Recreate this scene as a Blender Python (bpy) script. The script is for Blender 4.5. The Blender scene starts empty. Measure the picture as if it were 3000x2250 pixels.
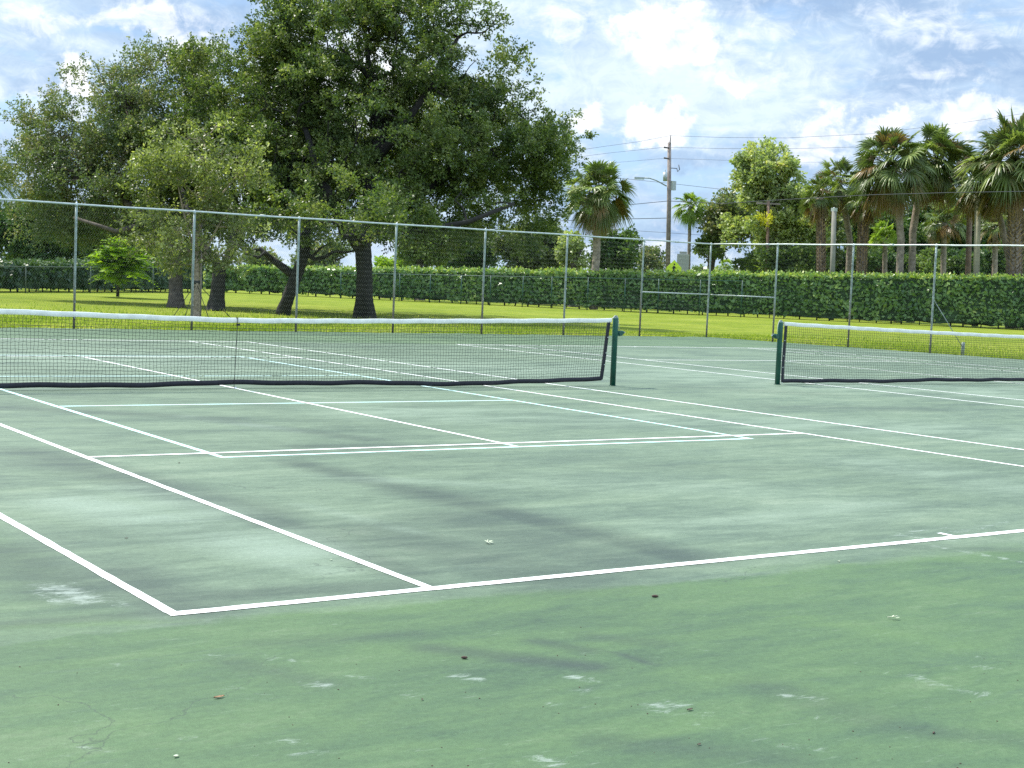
import bpy, math, random
import numpy as np
from mathutils import Vector, Matrix
C = bpy.context.scene
COL = C.collection
PI = math.pi
rng = np.random.default_rng(7)

# ------------------------------------------------------------------ camera
F = 1459.97                                   # focal length in pixels of a 1024 px wide frame
CAM = np.array([-7.9312, -18.0804, 1.5713])
RIGHT = np.array([0.82553316, -0.56278973, 0.04198479])
UP = np.array([0.00477083, 0.08135121, 0.99667408])
FWD = np.array([0.56433345, 0.8225872, -0.06984309])
cam = bpy.data.cameras.new('camera')
cam.sensor_width = 36.0
cam.lens = F / 1024 * 36.0
cam.clip_start = 0.1
cam.clip_end = 4000
co = bpy.data.objects.new('camera', cam)
COL.objects.link(co)
m = Matrix.Identity(4)
for i in range(3):
    m[i][0] = RIGHT[i]; m[i][1] = UP[i]; m[i][2] = -FWD[i]; m[i][3] = CAM[i]
co.matrix_world = m
C.camera = co
K = 1024 / 2212.0                             # the measuring picture of the photograph was 2212 px wide


def ray(x, y):
    return RIGHT * ((x * K - 512) / F) - UP * ((y * K - 384) / F) + FWD


def at(x, y, d):
    """world point seen at measuring pixel x, y at depth d"""
    return CAM + ray(x, y) * d


def gnd(x, y, z=0.0):
    r = ray(x, y)
    return CAM + r * ((z - CAM[2]) / r[2])


def under(x, d, z=0.0):
    """ground point below image column x (taken near the horizon) at depth d"""
    p = at(x, 610, d)
    return np.array([p[0], p[1], z])


def px2m(d):
    return K / F * d


# ------------------------------------------------------------------ sun, sky, exposure
SUN_AZ = math.atan2(-0.40, 0.915)
SUN_EL = math.radians(55)
sdir = Vector((math.sin(SUN_AZ) * math.cos(SUN_EL), math.cos(SUN_AZ) * math.cos(SUN_EL), math.sin(SUN_EL)))
sl = bpy.data.lights.new('sun', 'SUN')
sl.energy = 4.8
sl.angle = math.radians(0.53)
sl.color = (1.0, 0.955, 0.88)
so = bpy.data.objects.new('sun', sl)
COL.objects.link(so)
so.rotation_euler = sdir.to_track_quat('Z', 'Y').to_euler()
so.location = (0, 0, 60)

C.view_settings.view_transform = 'Standard'
C.view_settings.look = 'None'
C.view_settings.gamma = 1
C.view_settings.exposure = 0.62

world = bpy.data.worlds.new('World')
C.world = world
world.use_nodes = True


class NT:
    """small helper for node graphs"""
    def __init__(s, tree):
        s.t = tree
        s.n = tree.nodes
        s.l = tree.links

    def new(s, typ, **kw):
        n = s.n.new(typ)
        for k, v in kw.items():
            setattr(n, k, v)
        return n

    def put(s, sock, v):
        if isinstance(v, bpy.types.NodeSocket):
            s.l.new(v, sock)
        elif v is not None:
            sock.default_value = v

    def math(s, op, a, b=None, c=None, clamp=False):
        n = s.new('ShaderNodeMath', operation=op, use_clamp=clamp)
        s.put(n.inputs[0], a)
        if b is not None: s.put(n.inputs[1], b)
        if c is not None: s.put(n.inputs[2], c)
        return n.outputs[0]

    def noise(s, vec, scale, detail=4, rough=0.55, dist=0.0, lac=2.0):
        n = s.new('ShaderNodeTexNoise')
        s.put(n.inputs['Vector'], vec)
        n.inputs['Scale'].default_value = scale
        n.inputs['Detail'].default_value = detail
        n.inputs['Roughness'].default_value = rough
        n.inputs['Distortion'].default_value = dist
        n.inputs['Lacunarity'].default_value = lac
        return n.outputs['Fac']

    def mapr(s, v, a, b, c=0.0, d=1.0, smooth=True):
        n = s.new('ShaderNodeMapRange')
        n.interpolation_type = 'SMOOTHSTEP' if smooth else 'LINEAR'
        s.put(n.inputs[0], v)
        for i, q in enumerate((a, b, c, d)): s.put(n.inputs[i + 1], q)
        return n.outputs[0]

    def mix(s, f, a, b, mode='MIX'):
        n = s.new('ShaderNodeMix', data_type='RGBA', blend_type=mode)
        s.put(n.inputs[0], f)
        for i, q in ((6, a), (7, b)):
            if isinstance(q, (tuple, list)) and len(q) == 3: q = (*q, 1)
            s.put(n.inputs[i], q)
        return n.outputs[2]

    def ramp(s, f, stops):
        n = s.new('ShaderNodeValToRGB')
        e = n.color_ramp.elements
        while len(e) < len(stops): e.new(0.5)
        for el, (p, c) in zip(e, stops):
            el.position = p; el.color = (*c, 1)
        s.put(n.inputs[0], f)
        return n.outputs[0]

    def mapping(s, vec, loc=(0, 0, 0), rot=(0, 0, 0), scale=(1, 1, 1)):
        n = s.new('ShaderNodeMapping')
        s.put(n.inputs[0], vec)
        n.inputs[1].default_value = loc; n.inputs[2].default_value = rot; n.inputs[3].default_value = scale
        return n.outputs[0]


def w_gray(w, v):
    n = w.new('ShaderNodeCombineColor')
    for i in range(3): w.put(n.inputs[i], v)
    return n.outputs[0]


def azel(x, y):
    r = ray(x, y); r = r / np.linalg.norm(r)
    return math.atan2(r[0], r[1]), math.asin(r[2])


def build_sky():
    w = NT(world.node_tree)
    bg = w.n['Background']
    sky = w.new('ShaderNodeTexSky', sky_type='NISHITA')
    sky.sun_disc = False
    sky.sun_elevation = SUN_EL
    sky.sun_rotation = SUN_AZ
    sky.air_density = 1.0; sky.dust_density = 0.6; sky.ozone_density = 1.5
    tc = w.new('ShaderNodeTexCoord')
    d = tc.outputs['Generated']
    sp = w.new('ShaderNodeSeparateXYZ'); w.put(sp.inputs[0], d)
    az = w.math('ARCTAN2', sp.outputs[0], sp.outputs[1])
    el = w.math('ARCSINE', sp.outputs[2])
    cb = w.new('ShaderNodeCombineXYZ'); w.put(cb.inputs[0], az); w.put(cb.inputs[1], el)
    flat = w.mapping(cb.outputs[0], scale=(1.0, 1.9, 1))
    # warp the directions so that no cloud outline is an ellipse
    wn = w.new('ShaderNodeTexNoise'); w.put(wn.inputs['Vector'], cb.outputs[0])
    wn.inputs['Scale'].default_value = 26; wn.inputs['Detail'].default_value = 7; wn.inputs['Roughness'].default_value = 0.62
    wv = w.new('ShaderNodeVectorMath', operation='SUBTRACT'); w.put(wv.inputs[0], wn.outputs['Color']); wv.inputs[1].default_value = (0.5, 0.5, 0.5)
    ws = w.new('ShaderNodeVectorMath', operation='SCALE'); w.put(ws.inputs[0], wv.outputs[0]); ws.inputs[3].default_value = 0.075
    wa = w.new('ShaderNodeVectorMath', operation='ADD'); w.put(wa.inputs[0], cb.outputs[0]); w.put(wa.inputs[1], ws.outputs[0])
    P = wa.outputs[0]

    def blobs(lst):
        tot = None
        for (x, y, rx, ry, st) in lst:
            a, e = azel(x, y)
            k = K / F
            mp = w.mapping(P, loc=(-a / (rx * k), -e / (ry * k), 0), scale=(1 / (rx * k), 1 / (ry * k), 1))
            ln = w.new('ShaderNodeVectorMath', operation='LENGTH'); w.put(ln.inputs[0], mp)
            v = w.mapr(ln.outputs['Value'], 0.35, 1.0, st, 0.0)
            tot = v if tot is None else w.math('MAXIMUM', tot, v)
        return tot
    n1 = w.noise(flat, 10, 9, 0.62, 0.8)
    n2 = w.noise(w.mapping(cb.outputs[0], rot=(0, 0, 0.25), scale=(1.0, 3.4, 1)), 17, 9, 0.62, 0.4)
    cover = w.math('ADD', w.math('MULTIPLY', n1, 0.6), w.math('MULTIPLY', n2, 0.4))
    # where the blue shows through
    blue = blobs([(60, 250, 120, 60, 1), (20, 120, 90, 26, .7), (1180, 120, 70, 120, .8), (1330, 330, 120, 90, .75), (1560, 390, 240, 60, .8),
                  (1500, 250, 130, 90, .5), (2150, 15, 110, 60, .8), (1390, 440, 120, 120, .6), (330, 70, 60, 30, .5), (1500, 560, 130, 60, .45), (60, 350, 60, 60, .5)])
    veil = w.mapr(w.math('SUBTRACT', cover, w.math('MULTIPLY', blue, 0.15)), 0.27, 0.50)
    white = blobs([(1450, 70, 150, 90, .75), (1600, 150, 160, 80, .35), (1230, 60, 90, 90, .45), (2000, 60, 240, 70, .3), (1700, 40, 200, 50, .3), (1410, 50, 110, 75, 1), (1520, 95, 60, 60, .8), (1590, 190, 60, 34, .8), (1430, 270, 95, 55, .95), (1260, 260, 70, 60, .75), (1760, 290, 110, 75, .75),
                   (1890, 265, 130, 42, .85), (2110, 240, 120, 60, .8), (1990, 150, 160, 40, .35), (170, 165, 85, 60, .9), (80, 330, 90, 50, .7), (330, 60, 170, 70, .75), (60, 40, 150, 45, .6),
                   (450, 130, 110, 60, .7), (1500, 480, 150, 40, .5), (120, 230, 90, 50, .55), (1640, 555, 150, 40, .5), (720, 180, 300, 200, .7), (1330, 560, 200, 70, .6), (20, 460, 90, 60, .6)])
    n3 = w.noise(w.mapping(cb.outputs[0], scale=(1, 1.3, 1)), 46, 9, 0.68, 0.7)
    wmask = w.mapr(w.math('ADD', w.math('MULTIPLY', white, 0.8), w.math('ADD', w.math('MULTIPLY', w.math('SUBTRACT', n2, 0.5), 0.9), w.math('MULTIPLY', w.math('SUBTRACT', n3, 0.5), 0.9))), 0.05, 1.0)
    wisp = w.mapr(w.math('ADD', w.math('MULTIPLY', n2, 0.6), w.math('MULTIPLY', n3, 0.4)), 0.46, 0.70, 0, 0.65)
    skyc = w.mix(1.0, sky.outputs[0], (0.135, 0.135, 0.135), 'MULTIPLY')
    skyc = w.mix(0.6, skyc, (0.29, 0.50, 0.84))
    n4 = w.noise(w.mapping(cb.outputs[0], scale=(1.0, 2.2, 1), loc=(0.7, 0.2, 0)), 5.0, 9, 0.56, 0.5)
    grey = w.ramp(w.math('ADD', w.math('MULTIPLY', n4, 0.75), w.math('MULTIPLY', n3, 0.25)), [(0.40, (0.315, 0.45, 0.655)), (0.50, (0.445, 0.585, 0.76)), (0.61, (0.66, 0.78, 0.89))])
    c = w.mix(veil, skyc, grey)
    c = w.mix(wisp, c, (0.72, 0.81, 0.92))
    c = w.mix(wmask, c, (1.0, 1.01, 1.03))
    # unseen clouds overhead and opposite the sun, brightened to add fill light
    hi = w.mapr(el, 0.24, 0.8, 1.0, 1.45)
    sdot = w.math('ADD', w.math('MULTIPLY', sp.outputs[0], math.sin(SUN_AZ)), w.math('MULTIPLY', sp.outputs[1], math.cos(SUN_AZ)))
    back = w.mapr(sdot, 0.1, -0.6, 1.0, 1.55)
    c = w.mix(1.0, c, w_gray(w, w.math('MULTIPLY', hi, back)), 'MULTIPLY')
    # overhead and behind: plain broken cloud with that added fill; below the horizon dull green
    c = w.mix(w.mapr(el, -0.02, 0.0), (0.10, 0.13, 0.08), c)
    w.put(bg.inputs[0], c)
    bg.inputs[1].default_value = 0.84


build_sky()

# ------------------------------------------------------------------ object helpers


def tag(o, label=None, cat=None, group=None, kind=None):
    if label: o['label'] = label
    if cat: o['category'] = cat
    if group: o['group'] = group
    if kind: o['kind'] = kind
    return o


def empty(name, loc, label=None, cat=None, group=None):
    o = bpy.data.objects.new(name, None)
    COL.objects.link(o)
    o.location = [float(v) for v in loc]
    o.empty_display_size = 0.3
    return tag(o, label, cat, group)


class MB:
    """collects vertices and faces (any polygon size) as numpy blocks"""
    def __init__(s):
        s.v = []; s.f = []; s.n = 0; s.tone = []; s.smooth = []

    def add(s, v, f, tone=0.5, smooth=False):
        v = np.asarray(v, float); f = np.asarray(f, int)
        s.v.append(v); s.f.append(f + s.n); s.n += len(v)
        s.tone.append(np.full(len(v), tone) if np.isscalar(tone) else np.asarray(tone, float))
        s.smooth.append(np.full(len(f), smooth))
        return s

    def box(s, c, size, rz=0.0, tone=0.5, axes=None):
        c = np.asarray(c, float); h = np.asarray(size, float) / 2
        k = np.array([[x, y, z] for x in (-1, 1) for y in (-1, 1) for z in (-1, 1)], float) * h
        if axes is not None:
            k = k @ np.asarray(axes, float)
        elif rz:
            cs, sn = math.cos(rz), math.sin(rz)
            k = k @ np.array([[cs, sn, 0], [-sn, cs, 0], [0, 0, 1]])
        s.add(k + c, [[0, 1, 3, 2], [4, 6, 7, 5], [0, 4, 5, 1], [2, 3, 7, 6], [0, 2, 6, 4], [1, 5, 7, 3]], tone)
        return s

    def tube(s, pts, rad, n=8, tone=0.5, cap=True, smooth=True, rough=0.0):
        pts = np.asarray(pts, float); m_ = len(pts)
        rad = np.full(m_, rad) if np.isscalar(rad) else np.asarray(rad, float)
        t = np.gradient(pts, axis=0); t /= np.linalg.norm(t, axis=1, keepdims=True) + 1e-9
        ref = np.array([0, 0, 1.0]) if abs(t[0][2]) < 0.8 else np.array([1.0, 0, 0])
        a = np.cross(t, ref); a /= np.linalg.norm(a, axis=1, keepdims=True) + 1e-9
        b = np.cross(t, a)
        ang = np.arange(n) * 2 * PI / n
        r = rad[:, None] * np.ones(n)
        if rough: r = r * (1 + rough * rng.standard_normal(r.shape))
        v = pts[:, None] + a[:, None] * (np.cos(ang)[None, :, None] * r[..., None]) + b[:, None] * (np.sin(ang)[None, :, None] * r[..., None])
        i = np.arange(m_ - 1)[:, None] * n; j = np.arange(n)[None]; j2 = (j + 1) % n
        f = np.stack([i + j, i + n + j, i + n + j2, i + j2], -1).reshape(-1, 4)
        s.add(v.reshape(-1, 3), f, tone, smooth)
        if cap and n > 2:
            base = s.n - m_ * n
            for st, fl in ((base, 1), (base + (m_ - 1) * n, -1)):
                ring = np.arange(n)[::fl]
                s.f.append((ring + st)[None]); s.smooth.append(np.array([False]))
        return s

    def build(s, name, mat, parent=None, tone=True):
        me = bpy.data.meshes.new(name)
        v = np.concatenate(s.v) if s.v else np.zeros((0, 3))
        org = np.zeros(3)
        if parent is not None: org = np.array(parent_world(parent))
        v = v - org
        me.vertices.add(len(v)); me.vertices.foreach_set('co', v.astype(np.float32).ravel())
        sizes = np.concatenate([np.full(len(f), f.shape[1]) for f in s.f]).astype(np.int32)
        idx = np.concatenate([f.ravel() for f in s.f]).astype(np.int32)
        me.loops.add(len(idx)); me.loops.foreach_set('vertex_index', idx)
        me.polygons.add(len(sizes))
        st = np.zeros(len(sizes), np.int32); st[1:] = np.cumsum(sizes)[:-1]
        me.polygons.foreach_set('loop_start', st)
        me.polygons.foreach_set('loop_total', sizes)
        me.polygons.foreach_set('use_smooth', np.concatenate(s.smooth).astype(bool))
        if tone:
            at_ = me.attributes.new('tone', 'FLOAT', 'POINT')
            at_.data.foreach_set('value', np.concatenate(s.tone).astype(np.float32))
        me.update(calc_edges=True)
        me.validate()
        me.materials.append(mat)
        o = bpy.data.objects.new(name, me)
        COL.objects.link(o)
        if parent is not None: o.parent = parent
        return o


def parent_world(o):
    p = Vector(o.location)
    while o.parent:
        o = o.parent; p = p + o.location
    return p


def copy_tree(o, parent=None):
    c = o.copy(); COL.objects.link(c); c.parent = parent
    for ch in list(o.children): copy_tree(ch, c)
    return c


# ------------------------------------------------------------------ materials
def mat(name, color, rough=0.6, metal=0.0, spec=0.5, var=0.0, vscale=8.0, bump=0.0, bscale=40.0, tone=None):
    m_ = bpy.data.materials.new(name); m_.use_nodes = True
    w = NT(m_.node_tree); b = w.n['Principled BSDF']
    b.inputs['Roughness'].default_value = rough
    b.inputs['Metallic'].default_value = metal
    b.inputs['Specular IOR Level'].default_value = spec
    tc = w.new('ShaderNodeTexCoord')
    c = (*color, 1)
    if tone:
        a = w.new('ShaderNodeAttribute', attribute_name='tone')
        c = w.ramp(a.outputs['Fac'], tone)
    if var:
        n = w.noise(tc.outputs['Object'], vscale, 6, 0.6)
        n = w.mapr(n, 0.3, 0.7, 1 - var, 1 + var)
        c = w.mix(1.0, c, w_gray(w, n), 'MULTIPLY')
    w.put(b.inputs['Base Color'], c)
    if bump:
        bn = w.new('ShaderNodeBump'); bn.inputs['Strength'].default_value = bump; bn.inputs['Distance'].default_value = 0.02
        w.put(bn.inputs['Height'], w.noise(tc.outputs['Object'], bscale, 5, 0.6)); w.put(b.inputs['Normal'], bn.outputs[0])
    return m_




def leaf_mat(name, stops, trans=0.35, rough=0.45, tcol=(1.0, 1.15, 0.45), spec=0.4):
    m_ = bpy.data.materials.new(name); m_.use_nodes = True
    w = NT(m_.node_tree); b = w.n['Principled BSDF']; out = w.n['Material Output']
    a = w.new('ShaderNodeAttribute', attribute_name='tone')
    c = w.ramp(a.outputs['Fac'], stops)
    b.inputs['Roughness'].default_value = rough
    b.inputs['Specular IOR Level'].default_value = spec
    w.put(b.inputs['Base Color'], c)
    t = w.new('ShaderNodeBsdfTranslucent')
    w.put(t.inputs[0], w.mix(1.0, c, tcol, 'MULTIPLY'))
    mx = w.new('ShaderNodeMixShader'); mx.inputs[0].default_value = trans
    w.l.new(b.outputs[0], mx.inputs[1]); w.l.new(t.outputs[0], mx.inputs[2]); w.l.new(mx.outputs[0], out.inputs[0])
    return m_


M = {}
M['oak_leaf'] = leaf_mat('oak_leaf', [(0.0, (0.045, 0.078, 0.026)), (0.4, (0.100, 0.150, 0.042)), (0.75, (0.195, 0.240, 0.070)), (1.0, (0.34, 0.36, 0.14))], 0.42, 0.42)
M['grey_oak_leaf'] = leaf_mat('grey_oak_leaf', [(0.0, (0.070, 0.105, 0.048)), (0.5, (0.145, 0.190, 0.080)), (0.8, (0.23, 0.25, 0.115)), (1.0, (0.32, 0.27, 0.15))], 0.42)
M['young_leaf'] = leaf_mat('young_leaf', [(0.0, (0.080, 0.110, 0.038)), (0.5, (0.160, 0.190, 0.062)), (0.8, (0.30, 0.335, 0.11)), (1.0, (0.62, 0.62, 0.26))], 0.42)
M['lime_leaf'] = leaf_mat('lime_leaf', [(0.0, (0.13, 0.24, 0.015)), (0.5, (0.25, 0.38, 0.02)), (1.0, (0.42, 0.54, 0.05))], 0.55)
M['dark_leaf'] = leaf_mat('dark_leaf', [(0.0, (0.03, 0.07, 0.022)), (0.5, (0.06, 0.12, 0.034)), (1.0, (0.15, 0.215, 0.055))], 0.35)
M['mid_leaf'] = leaf_mat('mid_leaf', [(0.0, (0.075, 0.12, 0.035)), (0.5, (0.14, 0.21, 0.055)), (1.0, (0.28, 0.34, 0.10))], 0.4)
M['pale_leaf'] = leaf_mat('pale_leaf', [(0.0, (0.17, 0.22, 0.10)), (0.5, (0.31, 0.37, 0.15)), (0.85, (0.48, 0.52, 0.22)), (1.0, (0.62, 0.58, 0.22))], 0.4)
M['yellow_leaf'] = leaf_mat('yellow_leaf', [(0.0, (0.35, 0.36, 0.03)), (1.0, (0.75, 0.68, 0.06))], 0.4)
M['hedge_leaf'] = leaf_mat('hedge_leaf', [(0.0, (0.055, 0.125, 0.040)), (0.5, (0.135, 0.24, 0.062)), (0.85, (0.26, 0.37, 0.09)), (1.0, (0.44, 0.50, 0.12))], 0.3, 0.32)
M['palm_leaf'] = leaf_mat('palm_leaf', [(0.0, (0.25, 0.16, 0.07)), (0.16, (0.22, 0.15, 0.065)), (0.26, (0.19, 0.17, 0.055)), (0.5, (0.095, 0.13, 0.038)), (0.8, (0.15, 0.21, 0.060)), (1.0, (0.38, 0.43, 0.16))], 0.3, 0.4)  # lightest stop paints sunny highlights into the fronds
M['fan_leaf'] = leaf_mat('fan_leaf', [(0.0, (0.13, 0.18, 0.04)), (0.5, (0.22, 0.32, 0.05)), (1.0, (0.42, 0.50, 0.09))], 0.45, 0.4)
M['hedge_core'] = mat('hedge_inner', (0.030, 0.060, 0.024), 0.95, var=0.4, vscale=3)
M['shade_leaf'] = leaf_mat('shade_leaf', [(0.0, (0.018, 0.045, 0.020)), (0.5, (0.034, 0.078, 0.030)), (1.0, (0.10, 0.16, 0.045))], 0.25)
M['bark'] = mat('bark', (0.075, 0.060, 0.046), 0.9, var=0.45, vscale=5, bump=1.0, bscale=14)
M['dark_bark'] = mat('dark_bark', (0.020, 0.018, 0.015), 0.95, var=0.4, vscale=6, bump=1.0, bscale=12)
M['light_bark'] = mat('light_bark', (0.30, 0.24, 0.17), 0.85, var=0.35, vscale=9, bump=0.6, bscale=20)
M['palm_bark'] = mat('palm_bark', (0.24, 0.195, 0.155), 0.92, var=0.35, vscale=4, bump=0.9, bscale=16)
M['boot_bark'] = mat('boot_bark', (0.15, 0.105, 0.075), 0.9, tone=[(0, (0.10, 0.07, 0.05)), (1, (0.42, 0.29, 0.20))])
M['pole_wood'] = mat('pole_wood', (0.23, 0.19, 0.17), 0.85, var=0.25, vscale=3)
M['brown_wood'] = mat('brown_wood', (0.20, 0.13, 0.09), 0.85, var=0.25, vscale=3)
M['pole_grey'] = mat('pole_grey', (0.18, 0.175, 0.145), 0.8, var=0.12, vscale=2)
M['pole_cream'] = mat('pole_cream', (0.30, 0.27, 0.18), 0.8, var=0.12, vscale=2)
M['galv'] = mat('galvanised_steel', (0.27, 0.31, 0.29), 0.6, 0.2, var=0.25, vscale=11)
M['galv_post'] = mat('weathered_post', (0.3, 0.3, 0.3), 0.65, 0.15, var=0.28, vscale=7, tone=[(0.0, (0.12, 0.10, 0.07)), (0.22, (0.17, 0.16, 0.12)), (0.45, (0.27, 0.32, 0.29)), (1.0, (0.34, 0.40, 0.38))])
M['galv_bright'] = mat('galvanised_rail', (0.46, 0.51, 0.49), 0.5, 0.25, var=0.15, vscale=9)
M['wire'] = mat('chain_wire', (0.10, 0.125, 0.105), 0.9, 0.0, spec=0.1)
M['green_paint'] = mat('green_paint', (0.008, 0.075, 0.052), 0.38, var=0.2, vscale=7, bump=0.1)
M['green_fence'] = mat('green_vinyl', (0.008, 0.055, 0.042), 0.5, var=0.2, vscale=3)
M['net_cord'] = mat('net_cord', (0.020, 0.024, 0.022), 0.85)
M['net_black'] = mat('net_tape_black', (0.012, 0.012, 0.018), 0.75, var=0.3, vscale=20)
M['net_white'] = mat('net_tape_white', (0.76, 0.76, 0.70), 0.75, spec=0.2, var=0.10, vscale=6, bump=0.12, bscale=20)
M['steel'] = mat('bright_steel', (0.6, 0.62, 0.62), 0.3, 0.9)
M['wire_dark'] = mat('cable_black', (0.07, 0.07, 0.075), 0.7)
M['black'] = mat('black_matt', (0.02, 0.02, 0.02), 0.8)
M['rope'] = mat('guy_rope', (0.03, 0.03, 0.03), 0.8)
M['sign_back'] = mat('sign_back', (0.32, 0.33, 0.29), 0.5, 0.4, var=0.08)
M['sign_yellow'] = mat('sign_yellow_green', (0.62, 0.80, 0.02), 0.4)
M['white_wall'] = mat('white_wall', (0.78, 0.78, 0.76), 0.7, var=0.05, vscale=1)
M['roof'] = mat('pale_roof', (0.62, 0.64, 0.66), 0.6, var=0.08, vscale=1)
M['glass'] = mat('window_glass', (0.03, 0.04, 0.05), 0.1)
M['dry_leaf'] = mat('dry_leaf', (0.30, 0.17, 0.09), 0.8, var=0.3, vscale=60)
M['dark_litter'] = mat('dark_litter', (0.07, 0.04, 0.03), 0.8, var=0.3, vscale=60)
M['pale_litter'] = mat('pale_litter', (0.46, 0.50, 0.36), 0.7, var=0.15, vscale=60)
M['green_litter'] = mat('green_litter', (0.30, 0.36, 0.20), 0.7, var=0.2, vscale=60)
M['transformer'] = mat('transformer_grey', (0.38, 0.42, 0.42), 0.5, 0.2)
M['soil'] = mat('mulch', (0.10, 0.055, 0.035), 0.95, var=0.3, vscale=20)

# ------------------------------------------------------------------ ground outline
FA = np.array([3.21, 16.90]); FB = np.array([25.02, 18.50]); FC = np.array([26.55, 8.60])   # fence: end line A-B, side line B-C
dAB = (FB - FA) / np.linalg.norm(FB - FA)
dBC = (FC - FB) / np.linalg.norm(FC - FB)


def ground_material():
    m_ = bpy.data.materials.new('lawn'); m_.use_nodes = True
    w = NT(m_.node_tree); b = w.n['Principled BSDF']
    geo = w.new('ShaderNodeNewGeometry'); P = geo.outputs['Position']
    n1 = w.noise(P, 0.16, 5, 0.6); n2 = w.noise(P, 1.3, 6, 0.65); n3 = w.noise(P, 22, 4, 0.7)
    stripe = w.noise(w.mapping(P, rot=(0, 0, -0.62), scale=(0.12, 2.2, 1)), 1.0, 3, 0.5)
    f = w.math('ADD', w.math('MULTIPLY', n1, 0.35), w.math('ADD', w.math('MULTIPLY', n2, 0.35), w.math('MULTIPLY', stripe, 0.3)))
    c = w.ramp(f, [(0.38, (0.110, 0.165, 0.010)), (0.5, (0.19, 0.235, 0.018)), (0.62, (0.31, 0.33, 0.05))])
    c = w.mix(w.mapr(n3, 0.3, 0.75, 0.0, 0.6), c, (0.085, 0.14, 0.012))
    straw = w.mapr(w.noise(P, 1.6, 9, 0.75), 0.56, 0.70, 0, 0.6)
    c = w.mix(straw, c, (0.36, 0.31, 0.13))
    # bare soil along the edge of the slab: distance from the two edge lines
    sp = w.new('ShaderNodeSeparateXYZ'); w.put(sp.inputs[0], P)
    nA = np.array([-dAB[1], dAB[0]]); nB = np.array([-dBC[1], dBC[0]])
    dA = w.math('SUBTRACT', w.math('ADD', w.math('MULTIPLY', sp.outputs[0], float(nA[0])), w.math('MULTIPLY', sp.outputs[1], float(nA[1]))), float(nA @ FA))
    dB = w.math('SUBTRACT', w.math('ADD', w.math('MULTIPLY', sp.outputs[0], float(nB[0])), w.math('MULTIPLY', sp.outputs[1], float(nB[1]))), float(nB @ FB))
    dd = w.math('MAXIMUM', dA, dB)
    dd = w.math('SUBTRACT', dd, w.math('MULTIPLY', w.math('SUBTRACT', w.noise(P, 2.5, 5, 0.7), 0.5), 1.1))
    c = w.mix(w.mapr(dd, 0.12, 0.75, 0.95, 0.0), c, (0.10, 0.060, 0.034))
    w.put(b.inputs['Base Color'], c)
    b.inputs['Roughness'].default_value = 0.95
    b.inputs['Specular IOR Level'].default_value = 0.1
    bn = w.new('ShaderNodeBump'); bn.inputs['Strength'].default_value = 0.7; bn.inputs['Distance'].default_value = 0.06
    w.put(bn.inputs['Height'], w.noise(P, 16, 5, 0.7)); w.put(b.inputs['Normal'], bn.outputs[0])
    return m_


def quad_sheet(name, pts, mat_, z, label=None):
    b = MB(); p = np.array([[*q, z] for q in pts]); b.add(p, [[0, 1, 2, 3]])
    o = b.build(name, mat_, tone=False)
    o['kind'] = 'structure'
    return o


quad_sheet('ground', [(-900, -900), (1500, -900), (1500, 1500), (-900, 1500)], ground_material(), -0.045)

# court slab ------------------------------------------------------------


def ell(X, Y, x, y, rx, ry, ang=0.0, soft=0.6):
    """soft ellipse at measuring pixel x, y on the ground; radii in metres, ang = heading of the long axis"""
    c = gnd(x, y)
    dx, dy = X - c[0], Y - c[1]
    u = dx * math.cos(ang) + dy * math.sin(ang); v = -dx * math.sin(ang) + dy * math.cos(ang)
    r = np.sqrt((u / rx) ** 2 + (v / ry) ** 2)
    return np.clip((1 - r) / soft, 0, 1)


def streak(X, Y, a, b_, wd):
    """soft streak on the ground between two measuring pixels"""
    p = gnd(*a)[:2]; q = gnd(*b_)[:2]
    d = q - p; L = np.linalg.norm(d); d /= L
    t = np.clip((X - p[0]) * d[0] + (Y - p[1]) * d[1], 0, L)
    r = np.hypot(X - p[0] - d[0] * t, Y - p[1] - d[1] * t)
    return np.clip(1.25 - r / wd, 0, 1) ** 1.0


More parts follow.
